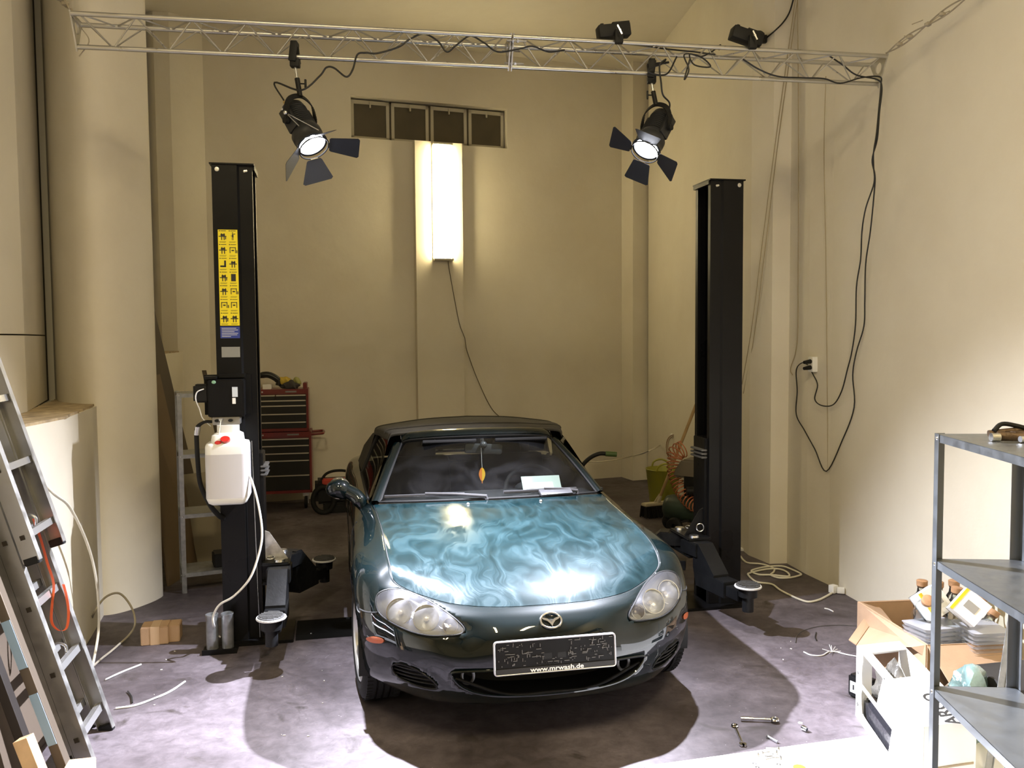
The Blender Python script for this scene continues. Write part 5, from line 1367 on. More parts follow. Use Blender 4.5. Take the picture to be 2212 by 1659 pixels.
# black and red machine right of the chest
Mm = TM((-2.02, 8.60, 0), R(14)); t = thing('workshop_machine', 'black and red machine with a looped hose on the floor by the back wall', 'machine', Mm @ Vector((.2, .15, 0)))
m = MB(); lbox(m, Mm, .02, .44, .03, .30, .10, .34, .03); mb_ = m.build('machine_body', BLACKM, t, 40)
m = MB(); lbox(m, Mm, .09, .40, .01, .10, .30, .36, .012); m.build('machine_lid', mat('machine_red', (.42, .05, .03), .4), t, 30)
m = MB(); m.tube([Mm @ Vector((.10 + .105 * math.cos(a), .02, .15 + .13 * math.sin(a))) for a in [2 * math.pi * k / 28 for k in range(28)]], .026, 10, closed=True); m.build('side_bumper', RUBBER, t, 60)
m = MB(); m.tube(catmull([Mm @ Vector(p) for p in ((.08, .1, .33), (.13, .1, .40), (.22, .1, .43), (.34, .1, .42), (.42, .1, .35))], 5), .014, 8); m.build('machine_hose', RUBBER, t, 60)
m = MB(); lbox(m, Mm, .10, .36, .05, .25, .0, .10, .01); m.build('machine_foot', BLACKM, t)

# curved handle behind the roadster
t = thing('garden_tool', 'black curved handle with a green grip sticking up behind the roadster', 'tool', (.93, 7.6, 0))
m = MB(); pts = catmull([(.45, 7.6, 0.0), (.50, 7.6, .35), (.60, 7.6, .60), (.68, 7.6, .70), (.77, 7.6, .745), (.85, 7.6, .745)], 6); m.tube(pts, .019, 10); m.build('tool_tube', BLACKM, t, 60)
m = MB(); m.tube([(.83, 7.6, .746), (.93, 7.6, .738)], .023, 12); m.build('grip', mat('grip_green', (.06, .11, .03), .5), t, 60)

# broom
WOOD = mat('broom_wood', (.36, .24, .11), .6, var=.15, vscale=8)
t = thing('broom', 'wooden-handled broom leaning in front of the yellow tub', 'broom', (1.43, 8.42, 0))
m = MB(); m.tube([(1.445, 8.40, .17), (1.86, 8.22, 1.36)], .015, 10); m.build('broom_handle', WOOD, t, 60)
Mb = TM((1.43, 8.42, 0), R(24)); m = MB(); lbox(m, Mb, -.16, .14, -.045, .045, .115, .145, .008); hd = m.build('broom_head', mat('broom_block', (.52, .46, .32), .6), t)
m = MB(); m.cyl((1.435, 8.41, .13), (1.462, 8.395, .215), .024, .017, 12); m.bar((1.40, 8.41, .145), (1.45, 8.40, .23), .012, .01); m.build('handle_socket', mat('broom_block', (.52, .46, .32), .6), t)
m = MB(); rnd = random.Random(3)
for i in range(30):
    for j in range(5):
        x = -.155 + .29 * i / 29; y = -.04 + .02 * j; p = Mb @ Vector((x, y, .115)); q = Mb @ Vector((x + rnd.uniform(-.015, .015), y * 1.5 + rnd.uniform(-.012, .012), .004)); m.bar(p, q, .009, .009)
tag(m.build('bristles', BLACKM, hd, 0), kind='stuff')

# yellow tub
TUB = mat('tub_yellow', (.52, .50, .05), .5, var=.35, vscale=9, var2=(.30, .30, .05))
t = thing('tub', 'dirty yellow flexible tub with loop handles behind the broom', 'tub', (1.56, 8.82, 0))
m = MB(); m.lathe([(0, .004), (.125, .0), (.13, .01), (.175, .41), (.183, .415), (.178, .42), (.168, .41), (.123, .012), (0, .012)], (1.56, 8.82, 0), (0, 0, 1), 40); m.build('tub_body', TUB, t, 60)
for sg in (-1, 1):
    m = MB(); m.tube(catmull([(1.47, 8.82 + sg * .155, .41), (1.49, 8.82 + sg * .16, .465), (1.56, 8.82 + sg * .165, .49), (1.63, 8.82 + sg * .16, .465), (1.65, 8.82 + sg * .155, .41)], 5), .010, 8); m.build('tub_handle', TUB, t, 60)

# air compressor, mostly behind the right post
t = thing('air_compressor', 'green and black air compressor on small wheels behind the right lift post', 'compressor', (1.62, 7.75, 0))
GR = mat('tank_green', (.028, .045, .032), .4, var=.3, vscale=6)
m = MB(); m.lathe([(0, -.23), (.07, -.225), (.11, -.20), (.12, -.16), (.12, .16), (.11, .20), (.07, .225), (0, .23)], (1.61, 7.80, .20), (.83, -.55, 0), 32); tk_ = m.build('air_tank', GR, t, 60)
for q in ((1.455, 7.86, .075), (1.46, 7.66, .075)):
    m = MB(); m.lathe([(.02, -.02), (.065, -.02), (.075, -.012), (.075, .012), (.065, .02), (.02, .02)], q, (.55, .83, 0), 28); m.build('wheel', RUBBER, t, 60)
m = MB(); m.cyl((1.455, 7.9, .075), (1.46, 7.60, .075), .01, seg=8); m.bar((1.46, 7.75, .075), (1.60, 7.70, .12), .02, .02); m.bar((1.78, 7.68, .0), (1.74, 7.70, .12), .02, .02); m.build('axle', BLACKM, t)
m = MB(); m.box((1.69, 7.76, .43), (.20, .20, .20), Matrix.Rotation(R(-33), 3, 'Z'), .02); m.cyl((1.56, 7.62, .40), (1.66, 7.62, .40), .04, seg=16); m.build('pump_block', BLACKM, t)
m = MB(); Mc = TM((1.66, 7.78, .50), R(-33)); tb = bmesh.new()
pr = [(-.16, 0), (.16, 0), (.16, .10), (.06, .17), (-.08, .17), (-.16, .05)]; a = [tb.verts.new((x, -.11, z)) for x, z in pr]; b = [tb.verts.new((x, .11, z)) for x, z in pr]; tb.faces.new(a); tb.faces.new(b[::-1])
for i in range(6): tb.faces.new([a[i], a[(i + 1) % 6], b[(i + 1) % 6], b[i]])
bmesh.ops.bevel(tb, geom=list(tb.edges), offset=.018, segments=2, affect='EDGES'); m.join(tb, Mc); m.build('pump_cover', mat('cover_grey', (.14, .12, .09), .5), t, 40)
# orange coil hose
base = catmull([(1.60, 7.95, .74), (1.52, 7.92, .70), (1.49, 7.90, .60), (1.50, 7.86, .50), (1.53, 7.80, .40), (1.57, 7.70, .32), (1.63, 7.62, .27), (1.70, 7.56, .26)], 40)
m = MB(); pts = []; n = len(base)
for i, p in enumerate(base):
    d = (base[min(i + 1, n - 1)] - base[max(i - 1, 0)]).normalized(); x = Vector((0, 1, .2)).cross(d).normalized(); y = d.cross(x)
    a = i * 2 * math.pi / 12.5; r = .058 + (.02 if i < 60 else 0); pts.append(p + x * r * math.cos(a) + y * r * math.sin(a))
m.tube(pts, .0055, 6); tag(m.build('coil_hose', mat('orange_hose', (.42, .14, .06), .45), None, 60), 'orange coiled air hose draped over the compressor beside the yellow tub', 'hose')

# wall outlet on the far right wall with a bundle of cable
WCORD = mat('pale_cable', (.55, .50, .38), .55)
def onwall(px, py, off=.02): return at(px, py, wallY(px) - off)
c = onwall(1452, 942, .02); t = thing('wall_socket', 'pale socket low on the far wall carrying a hanging bundle of cable', 'socket', c)
m = MB(); m.box(c, (.05, .03, .05), Matrix.Rotation(R(60), 3, 'Z'), .004); m.build('socket_box', WHITEP, t)
for k in range(4):
    m = MB(); cc = c + Vector((0, -.04 - .004 * k, -.12)); rx = .05 + .008 * k; rz = .11 + .01 * k
    m.tube([cc + Vector((rx * math.cos(a), .01 * math.sin(3 * a), rz * math.sin(a))) for a in [2 * math.pi * j / 30 for j in range(30)]], .0055, 6, closed=True); m.build('cable_loop', WCORD if k % 2 == 0 else mat('brown_cable', (.22, .13, .07), .6), t)
pts = [onwall(1446, 948, .05), onwall(1425, 962, .06), onwall(1400, 975, .10), at(1370, 984, 9.2), at(1335, 992, 9.0), at(1300, 997, 8.9), at(1270, 998, 8.9), at(1240, 1010, 8.9)]
m = MB(); m.tube(catmull(pts, 6), .006, 6); tag(m.build('power_cable', WCORD, None, 60), 'pale cable running across the back of the room from the low wall socket', 'cable')
for x in (-.02, .02):
    m = MB(); m.tube([c + Vector((x, -.03, -.18)), c + Vector((x * .7, -.03, -.42))], .0045, 6); m.build('hanging_lead', mat('brown_cable', (.22, .13, .07), .6), t)

# wall speaker / camera near the top right
c = onwall(1638, 82, .10); t = thing('wall_camera', 'small round black camera fixed high on the right wall above the truss', 'camera', c)
m = MB(); m.lathe([(0, -.03), (.03, -.03), (.045, -.02), (.05, .0), (.05, .03), (.044, .04), (.035, .036), (.03, .02), (0, .02)], c, (-.25, -.95, -.15), 28); m.build('camera_body', BLACKM, t, 40)
m = MB(); m.lathe([(0, .022), (.014, .028), (.026, .024)], c, (-.25, -.95, -.15), 20); m.build('camera_lens', mat('lens_brown', (.08, .04, .03), .2), t)
m = MB(); m.box(c + Vector((.055, .03, .0)), (.035, .04, .06), None, .008); m.cyl(c + Vector((.05, .02, 0)), onwall(1650, 84, .0), .012, seg=8); m.build('camera_bracket', BLACKM, t)
pts = [c + Vector((.07, .02, .01)), onwall(1672, 68, .04), onwall(1692, 48, .03), onwall(1706, 25, .03), onwall(1716, -10, .03)]
m = MB(); m.tube(catmull(pts, 6), .006, 6); tag(m.build('camera_cable', CAB, None, 60), 'black cable going up the wall from the small round camera', 'cable')
# twin socket by the power cables
c = onwall(1757, 787, .025); t = thing('wall_socket', 'white surface-mounted wall socket with the black power cables plugged in', 'socket', c)
sm3 = Matrix.Rotation(R(-80), 3, 'Z'); m = MB(); m.box(c, (.065, .05, .11), sm3, .006); m.build('socket_box', WHITEP, t)
for dz in (.022, -.022):
    m = MB(); a = c + Vector((-.03, -.02, dz)); m.cyl(a, a + Vector((-.055, -.03, -.006)), .017, .012, 12); m.build('plug', BLACKM, t)
# thin lines down the right wall
def wall_line(label, P, r=.0035, off=.016, mt=None):
    m = MB(); m.tube(catmull([onwall(x, y, off) for x, y in P], 6), r, 5); return tag(m.build('wall_string', mt or mat('string_beige', (.34, .28, .17), .8), None, 60), label, 'string', 'strings down the right wall')
wall_line('long slanting string from the ceiling down behind the right lift post, left of its twin', [(1722, -30), (1700, 130), (1672, 330), (1650, 500), (1625, 700), (1603, 830)])
wall_line('long slanting string from the ceiling down behind the right lift post, right of its twin', [(1727, -30), (1704, 140), (1678, 330), (1655, 520), (1630, 720), (1606, 850)])
wall_line('string hanging straight down the edge of the right wall pier and curling at its end', [(1723, -20), (1725, 300), (1724, 600), (1722, 740), (1708, 795), (1712, 810)])
wall_line('thin brown wire down the right wall from the truss to the floor', [(1784, 165), (1780, 330), (1784, 560), (1787, 850), (1788, 1020), (1784, 1100), (1772, 1190), (1763, 1248)], .0028)
# ================================================================== LEFT SIDE
# galvanised shelf unit
def shelf_unit(label, A, ang, W_, D_, H_, levels, plate=.028):
    """A: near left foot; x along width, y along depth"""
    M = TM((A[0], A[1], 0), ang); t = thing('shelf_unit', label, 'shelf unit', M @ Vector((W_ / 2, D_ / 2, 0)))
    for (x, y, sx, sy) in ((0, 0, 1, 1), (W_, 0, -1, 1), (0, D_, 1, -1), (W_, D_, -1, -1)):
        m = MB(); lbox(m, M, min(x, x + sx * .032), max(x, x + sx * .032), min(y, y + sy * .002), max(y, y + sy * .002), 0, H_); lbox(m, M, min(x, x + sx * .002), max(x, x + sx * .002), min(y, y + sy * .032), max(y, y + sy * .032), 0, H_)
        m.build('upright', GALV, t, 0)
    for z in levels:
        m = MB(); lbox(m, M, .003, W_ - .003, .003, D_ - .003, z - .0015, z)
        for (x0, x1, y0, y1) in ((.003, W_ - .003, .003, .0045), (.003, W_ - .003, D_ - .0045, D_ - .003), (.003, .0045, .003, D_ - .003), (W_ - .0045, W_ - .003, .003, D_ - .003)): lbox(m, M, x0, x1, y0, y1, z - plate, z)
        s = m.build('shelf', GALV, t, 0)
        for (x, y) in ((.016, -.002), (W_ - .016, -.002)):
            m = MB(); m.lathe([(.006, 0), (.005, .004), (0, .005)], M @ Vector((x, y + .001, z - plate / 2)), M.to_3x3() @ Vector((0, -1, 0)), 10); m.build('shelf_bolt', STEEL, s)
        m = MB(); m.lathe([(.006, 0), (.005, .004), (0, .005)], M @ Vector((0, .016, z - plate / 2)), M.to_3x3() @ Vector((-1, 0, 0)), 10); m.build('shelf_bolt', STEEL, s)
    return t, M
su, MS = shelf_unit('galvanised shelf unit standing behind the left lift post in the corner', (-2.34, 5.96), R(24), .52, .30, 1.42, (.14, .56, .985, 1.415))
# on and behind it
m = MB(); m.sphere(MS @ Vector((.32, .15, .735)), 1, 3, (.13, .09, .175)); 
for v in m.bm.verts: v.co.z = max(v.co.z, .562)
tag(m.build('storage_bag', mat('bag_black', (.016, .014, .012), .7, bump=.2, bscale=20), None, 60), 'rounded black bag standing on the corner shelf unit behind the oil tank', 'bag')
m = MB(); lbox(m, MS, .22, .46, .06, .22, .142, .24, .01); c_ = tag(m.build('tool_case', BLACKM, None), 'small black case on the bottom shelf of the corner shelf unit', 'case')
BRD = mat('brown_board', (.060, .042, .026), .7, var=.12, vscale=5); BRE = mat('board_edge', (.16, .11, .06), .8)
def lean_board(label, b0, b1, t0, t1, th, m_):
    """b0,b1 bottom corners; t0,t1 top corners; th thickness"""
    b0, b1, t0, t1 = map(Vector, (b0, b1, t0, t1)); n = (b1 - b0).cross(t0 - b0).normalized() * th
    m = MB(); P = [b0, b1, t1, t0]; v = [m.bm.verts.new(p) for p in P] + [m.bm.verts.new(p + n) for p in P]
    for f in ((0, 1, 2, 3), (7, 6, 5, 4), (0, 4, 5, 1), (1, 5, 6, 2), (2, 6, 7, 3), (3, 7, 4, 0)): m.bm.faces.new([v[i] for i in f])
    return tag(m.build('board', m_, None, 0), label, 'board', 'boards leaning in the left corner')
lean_board('tall dark brown board leaning in the left corner behind the pier', (-2.50, 6.35, 0.0), (-2.58, 7.2, 0.0), (-2.96, 6.35, 2.2), (-3.04, 7.2, 2.2), .016, BRD)
lean_board('shorter dark brown board with a pale edge leaning against the tall board', (-2.52, 6.14, 0), (-2.49, 6.72, 0), (-2.72, 6.16, 1.52), (-2.78, 6.72, 1.52), .018, BRE)
lean_board('pale low board leaning behind the corner shelf unit', (-2.46, 6.60, 0), (-2.25, 6.78, 0), (-2.64, 6.74, .72), (-2.43, 6.92, .72), .012, mat('grey_board', (.30, .26, .18), .8))
lean_board('narrow dark strip of wood leaning on the wall above the corner shelf unit', (-2.30, 7.1, 0), (-2.25, 7.12, 0), (-2.68, 7.4, 1.52), (-2.65, 7.42, 1.52), .02, BRD)

# --- triple ladder
t = thing('extension_ladder', 'aluminium three-section extension ladder leaning on the left wall', 'ladder', (-1.80, 3.75, 0))
LU = Vector((-.3035, 0, .9528)); LNm = Vector((.9528, 0, .3035)); NX0, NY0, FX0, FY0 = -1.778, 3.53, -1.845, 3.87
def lad(side, z, off): 
    b = Vector((NX0, NY0, 0)) if side == 0 else Vector((FX0, FY0, 0))
    return b + LU * (z / LU.z) + LNm * off
def lad_section(off, z0, z1, r0, wide):
    for side in (0, 1):
        a, b = lad(side, z0, off), lad(side, z1, off); L = (b - a).length; y = -1 if side == 0 else 1
        M = place(Matrix((LNm, Vector((0, 1, 0)), LU)).transposed(), a); m = MB()
        yy = (0, -.003) if side == 0 else (0, .003)
        def rb(x0, x1, y0, y1): lbox(m, M, x0, x1, min(y0, y1), max(y0, y1), 0, L)
        rb(-.035, .035, 0, y * .003); rb(-.035, -.031, -y * .024, 0); rb(.031, .035, -y * .024, 0); 
        st_ = m.build('ladder_stile', ALU, t, 0)
        m = MB(); lbox(m, M, -.0325, .0325, -.024 if y > 0 else -.005, .005 if y > 0 else .024, -.012, .022, .003); m.build('stile_foot', BLACKM, st_)
        if side == 0:
            k = 0; z = r0
            while z < z1 - .05:
                q = lad(0, z, off) + Vector((0, -.0045, 0)); m = MB(); Mq = place(Matrix((LNm, Vector((0, 1, 0)), LU)).transposed(), q)
                lbox(m, Mq, -.010, .010, -.0015, .0, -.010, .010); m.build('rung_end', mat('rung_hole', (.02, .015, .01), .8), st_, 0); z += .281
    z = r0
    while z < z1 - .05:
        a, b = lad(0, z, off), lad(1, z, off); m = MB(); d = (b - a).normalized()
        for o_ in (-.011, 0, .011): m.bar(a + LNm * o_, b + LNm * o_, .009, .030, up=LU)
        m.bar(a, b, .028, .022, up=LU); m.build('rung', mat('rung_alu', (.55, .55, .55), .35, .85, bump=.05, bscale=150), t, 0); z += .281
lad_section(-.035, 0.014, 1.95, .12, 0)
lad_section(.043, .86, 2.12, .963, 0)
lad_section(-.107, 0.05, 1.85, .16, 0)
for z, off in ((.963, .0), (.12 + .281, -.07)):
    q = lad(1, z, off) + Vector((0, -.10, .025)); m = MB(); m.tube(catmull([q + Vector((.03, 0, -.02)), q + Vector((.03, 0, .02)), q + Vector((0, 0, .035)), q + Vector((-.03, 0, .02)), q + Vector((-.035, 0, -.01))], 4), .006, 6); m.build('ladder_hook', STEEL, t)
# orange strap hung over a rung
ORG = mat('orange_strap', (.85, .16, .05), .6)
def ribbon(mb, pts, w, wdir, th=.0015):
    pts = [Vector(p) for p in pts]; wd = Vector(wdir).normalized() * w / 2
    A = [[p - wd for p in pts], [p + wd for p in pts]]
    mb.grid([[p - wd for p in pts], [p + wd for p in pts]])
    n_ = Vector((0, -th, 0)); mb.grid([[p - wd + n_ for p in pts], [p + wd + n_ for p in pts]])
pts = catmull([at(72, 1120, 3.80), at(88, 1165, 3.80), at(102, 1215, 3.78), at(116, 1262, 3.76), at(112, 1310, 3.74), at(112, 1345, 3.72), at(128, 1362, 3.70), at(144, 1356, 3.70), at(148, 1320, 3.72), at(143, 1285, 3.75), at(137, 1262, 3.78)], 5)
m = MB(); ribbon(m, pts, .017, (1, -.5, .2)); tag(m.build('strap', ORG, None, 60), 'bright orange strap looped over the ladder rungs', 'strap')
m = MB(); m.tube([at(78, 1232, 4.3), at(80, 1282, 4.25)], [.055, .04], 16); tag(m.build('paper_cup', WHITEC, None), 'white cup seen through the ladder below the upper section', 'cup')

lean_board('brown filler panel added behind the ladder to cover the bright parapet', (-2.02, 3.10, 0), (-2.12, 3.80, 0), (-2.36, 3.10, 1.30), (-2.385, 3.80, 1.30), .015, mat('filler_panel', (.075, .055, .038), .7))  # added panel, covers the brightly lit parapet left of the ladder
# profiles and timber at the lower left edge
def leaner(name, label, a, b, w, h, m_, cat, parts=()):
    t2 = thing(name, label, cat, a); m = MB(); m.bar(a, b, w, h, up=(0, 1, 0), bev=.003); m.build('profile_bar', m_, t2, 0)
    for (f0, f1, mm, nm) in parts:
        p, q = Vector(a).lerp(Vector(b), f0), Vector(a).lerp(Vector(b), f1); m = MB(); m.bar(p + Vector((0, -h / 2 - .002, 0)), q + Vector((0, -h / 2 - .002, 0)), w * .9, .002, up=(0, 1, 0)); m.build(nm, mm, t2, 0)
    return t2
BLU = mat('pale_blue_tape', (.26, .38, .55), .6); BRZ = mat('bronze_profile', (.16, .13, .10), .4, .6); TIM = mat('pale_timber', (.56, .38, .22), .75, var=.15, vscale=10)
leaner('metal_profile', 'dark metal profile with two pale blue tapes leaning at the left edge', (-1.83, 3.42, .0), (-2.36, 3.46, 1.5), .042, .04, BRZ, 'profile', ((.10, .24, BLU, 'blue_tape'), (.31, .44, BLU, 'blue_tape')))
leaner('metal_profile', 'plain dark metal profile leaning left of the taped one', (-1.90, 3.34, .0), (-2.38, 3.38, 1.4), .04, .04, mat('dark_profile', (.035, .03, .028), .4, .5), 'profile')
leaner('timber_batten', 'short pale timber batten leaning at the bottom left corner', (-1.84, 3.27, .0), (-1.93, 3.28, .24), .06, .05, TIM, 'batten')
m = MB(); m.box((-1.745, 3.335, .05), (.10, .12, .10), Matrix.Rotation(R(12), 3, 'Z'), .003); tag(m.build('timber_block', TIM, None), 'pale timber block on the floor at the foot of the leaning profiles', 'wood block')
rag('floor_bag', 'black bag slumped at the bottom left corner of the view', (-1.80, 3.06, 0), .13, .12, .09, mat('bag_black', (.016, .014, .012), .7), 12, 'bag')

# small carton on the floor
Mx = TM((-2.19, 4.93, 0), R(14)); t = thing('parcel', 'small brown parcel lying on the floor left of the left lift post', 'box', Mx @ Vector((.09, .08, 0)))
m = MB(); lbox(m, Mx, 0, .155, 0, .13, 0, .105, .004); lbox(m, Mx, .150, .215, .02, .14, 0, .10, .004); m.build('carton', CARD, t)
m = MB(); lbox(m, Mx, .055, .105, -.002, .132, -.001 + .002, .1065); m.build('packing_tape', mat('brown_tape', (.50, .35, .22), .4), t, 0)
# cables on the floor and up the ladder
CORD = mat('beige_cord', (.60, .57, .48), .6)
pts = [at(85, 1035, 4.15), at(118, 1068, 4.25), at(150, 1095, 4.4), at(185, 1165, 4.55), at(205, 1235, 4.65), at(213, 1310, 4.75), at(212, 1370, 4.8), at(200, 1440, 4.6)]
cable('beige_cord', 'beige cord hanging in an arc from behind the ladder to the floor', pts, .0075, CORD)
pts = [atz(196, 1345, .04), at(205, 1320, 5.1), at(228, 1290, 5.2), at(258, 1282, 5.25), at(283, 1310, 5.2), at(292, 1345, 5.1), atz(280, 1370, .02), atz(250, 1398, .01), atz(218, 1424, .01), atz(200, 1440, .01)]
cable('loose_cable', 'dark beige cord standing up in a loop beside the small parcel', pts, .0065, mat('dull_cord', (.34, .31, .25), .6))
def fl(P, z=.006): return [atz(x, y, z) for x, y in P]
cable('white_wire', 'short straight white wire on the floor right of the ladder', fl([(228, 1468), (262, 1452), (305, 1435)]), .0045, WHITEP)
cable('white_wire', 'long curved white wire on the floor at the ladder foot', fl([(250, 1530), (290, 1524), (335, 1508), (370, 1492), (400, 1472)]), .0050, WHITEP)
cable('dark_wire', 'short bent dark wire end on the floor right of the ladder', fl([(276, 1493), (284, 1504), (286, 1518)]), .0035, CAB)
# ================================================================== RIGHT SIDE
su2, MS2 = shelf_unit('grey metal shelf unit in the right foreground with bare shelves', (1.395, 2.81), R(4) - math.pi / 2 + math.pi / 2, .28, .01, 1.466, ()) if False else (None, None)
MR2 = Matrix.Translation((1.395, 2.815, 0)) @ Matrix.Rotation(R(-4), 4, 'Z')
t = thing('shelf_unit', 'grey metal shelf unit in the right foreground, only its left end in view', 'shelf unit', MR2 @ Vector((.14, -.4, 0)))
SG = mat('shelf_steel', (.26, .28, .30), .38, .8, rvar=.08, vscale=20)
def L_post(x, y, sx, sy):
    m = MB(); lbox(m, MR2, min(x, x + sx * .032), max(x, x + sx * .032), min(y, y + sy * .002), max(y, y + sy * .002), 0, 1.47); lbox(m, MR2, min(x, x + sx * .002), max(x, x + sx * .002), min(y, y + sy * .032), max(y, y + sy * .032), 0, 1.47); m.build('upright', SG, t, 0)
for (x, y, sx, sy) in ((0, 0, 1, -1), (.28, 0, -1, -1), (0, -.8, 1, 1), (.28, -.8, -1, 1)): L_post(x, y, sx, sy)
for z in (1.468, 1.050, .618, .19):
    m = MB(); lbox(m, MR2, .003, .277, -.797, -.003, z - .0015, z)
    for (x0, x1, y0, y1) in ((.003, .0045, -.797, -.003), (.2755, .277, -.797, -.003), (.003, .277, -.0045, -.003), (.003, .277, -.797, -.7955)): lbox(m, MR2, x0, x1, y0, y1, z - .026, z)
    s = m.build('shelf', SG, t, 0)
    m = MB(); m.lathe([(.0065, 0), (.005, .003), (0, .004)], MR2 @ Vector((.0, -.017, z - .013)), MR2.to_3x3() @ Vector((-1, 0, 0)), 10); m.build('shelf_bolt', STEEL, s)
    m = MB(); m.lathe([(.0065, 0), (.005, .003), (0, .004)], MR2 @ Vector((.018, -.0335 + .0, z - .013)) + Vector((0, .0, 0)), (0, -1, 0), 10)
    m.bm.free()
# rusty parts on top of it
RUST = mat('rusty_steel', (.10, .065, .04), .55, .6, var=.5, vscale=30, bump=.4, bscale=60)
t = thing('brake_part', 'rusty brown and steel brake parts lying on top of the foreground shelf unit', 'brake part', (1.52, 2.60, 1.468))
b0 = Vector((1.50, 2.60, 1.468))
m = MB(); m.cyl(b0 + Vector((-.02, 0, .016)), b0 + Vector((.06, -.02, .016)), .014, seg=14); m.cyl(b0 + Vector((-.03, .03, .02)), b0 + Vector((.09, .02, .034)), .011, seg=12); m.box(b0 + Vector((.05, .01, .02)), (.07, .04, .024), Matrix.Rotation(R(20), 3, 'Z'), .006); m.build('caliper_body', RUST, t)
m = MB(); m.cyl(b0 + Vector((-.045, -.01, .014)), b0 + Vector((-.02, -.01, .014)), .013, seg=14); m.build('guide_pin', STEEL, t)
m = MB(); m.cyl(b0 + Vector((.02, -.05, .012)), b0 + Vector((.075, -.045, .012)), .010, seg=12); m.build('guide_pin', STEEL, t)
m = MB(); m.tube(catmull([b0 + Vector(p) for p in ((-.02, .02, .03), (.01, .03, .05), (.05, .02, .045), (.10, .0, .03))], 5), .007, 8); m.build('brake_hose', RUBBER, t)

# white board on the floor (bottom right) -------------------------------------------------
pW, qW = atz(1392, 1660), atz(1880, 1593); Mw = TM((pW.x, pW.y, 0), math.atan2(qW.y - pW.y, qW.x - pW.x))
m = MB(); lbox(m, Mw, 0, 1.6, -1.3, 0, 0, .012, .002)
tag(m.build('white_board', mat('white_laminate', (.82, .81, .78), .5), None, 0), 'white laminated board lying flat on the floor at the bottom right', 'board')
def onb(px, py, dz=0.0): return atz(px, py, .012 + dz)
# tools and fixings
def wrench(label, a, b):
    a, b = Vector(a), Vector(b); d = (b - a).normalized(); n = Vector((0, 0, 1)).cross(d); t = thing('spanner', label, 'spanner', a)
    m = MB(); m.bar(a + d * .012, b - d * .012, .010, .006, bev=.002); m.build('spanner_shank', CHROME, t)
    m = MB(); q = a; m.tube([q + (d * math.cos(k) + n * math.sin(k)) * .012 for k in [2 * math.pi * i / 20 for i in range(20)]], .0045, 6, closed=True); m.build('ring_end', CHROME, t)
    m = MB(); o = [q2 for q2 in ((-.004, -.014), (.010, -.016), (.024, -.010), (.022, -.004), (.010, -.006), (.006, 0), (.010, .006), (.022, .004), (.024, .010), (.010, .016), (-.004, .014))]
    m.prism(o, -.0035, .0035, place(Matrix((d, n, Vector((0, 0, 1)))).transposed(), b)); m.build('open_end', CHROME, t)
wrench('combination spanner lying on the floor below the ratchet', atz(1587, 1567, .006), atz(1604, 1606, .006))
a, b = atz(1600, 1551, .014), atz(1668, 1554, .014); t = thing('ratchet', 'chrome ratchet handle with round head lying on the dark shadowed floor', 'ratchet', a)
m = MB(); m.tube([a, a.lerp(b, .38), a.lerp(b, .40), b], [.008, .008, .0055, .0055], 12); m.build('ratchet_handle', CHROME, t)
m = MB(); m.tube([b + Vector((.012 + .014 * math.cos(k), .016 * math.sin(k), 0)) for k in [2 * math.pi * i / 24 for i in range(24)]], .0065, 8, closed=True); m.build('ratchet_head', CHROME, t)
m = MB(); c = b + Vector((.012, 0, 0)); m.cyl(c + Vector((0, 0, -.008)), c + Vector((0, 0, .004)), .011, seg=16); m.build('ratchet_drive', BLACKM, t)
def bolt(label, p, ang, L=.05, r=.004):
    t = thing('bolt', label, 'bolt', p, ang, 'bolts by the white board'); p = Vector(p); d = Vector((math.cos(ang), math.sin(ang), 0)); q = p + Vector((0, 0, .007))
    m = MB(); m.cyl(q, q + d * L, r, seg=10); m.build('bolt_shank', STEEL, t)
    m = MB(); m.cyl(q, q - d * .007, .0085, seg=6); m.build('bolt_head', STEEL, t)
bolt('single bolt on the bare floor just above the white board', atz(1660, 1595), R(-62), .055, .006)
bolt('topmost bolt of the pile on the white board', onb(1680, 1620), R(175), .05)
for k, (x, y, a_) in enumerate(((1648, 1630, 10), (1668, 1636, 200), (1676, 1628, 170), (1655, 1640, 15), (1684, 1640, 185), (1640, 1634, -20))):
    bolt('small bolt in the pile on the white board', onb(x, y), R(a_), .03 + .004 * (k % 3), .0035)
for k, (x, y, lab) in enumerate(((1630, 1650, 'flat washer left of the bolt pile on the white board'), (1682, 1652, 'flat washer right below the bolt pile on the white board'), (1636, 1658, 'flat washer at the bottom edge left of the yellow disc'))):
    p = onb(x, y, .001); m = MB(); m.lathe([(.0045, 0), (.010, 0), (.010, .002), (.0045, .002), (.0045, 0)], p, (0, 0, 1), 20); tag(m.build('washer', STEEL, None), lab, 'washer', 'washers on the white board')
p = atz(1733, 1577, .0); m = MB(); m.lathe([(.006, 0), (.011, 0), (.012, .004), (.011, .026), (.007, .026), (.006, .01)], p + Vector((0, 0, .012)), (.5, -.8, 0), 18); tag(m.build('socket_bit', CHROME, None), 'short chrome socket on the floor above the white board', 'socket bit')
p = atz(1729, 1562, .0); m = MB(); m.lathe([(0, .002), (.010, .002), (.010, 0)], p, (0, 0, 1), 16); tag(m.build('plastic_button', WHITEP, None), 'small round white plastic button on the floor behind the chrome socket', 'button')
p = onb(1727, 1659, 0); m = MB(); m.lathe([(0, .003), (.026, .003), (.026, 0)], p, (0, 0, 1), 28); tag(m.build('yellow_disc', mat('yellow_disc', (.85, .62, .02), .5), None), 'yellow disc on the white board at the bottom edge', 'disc')

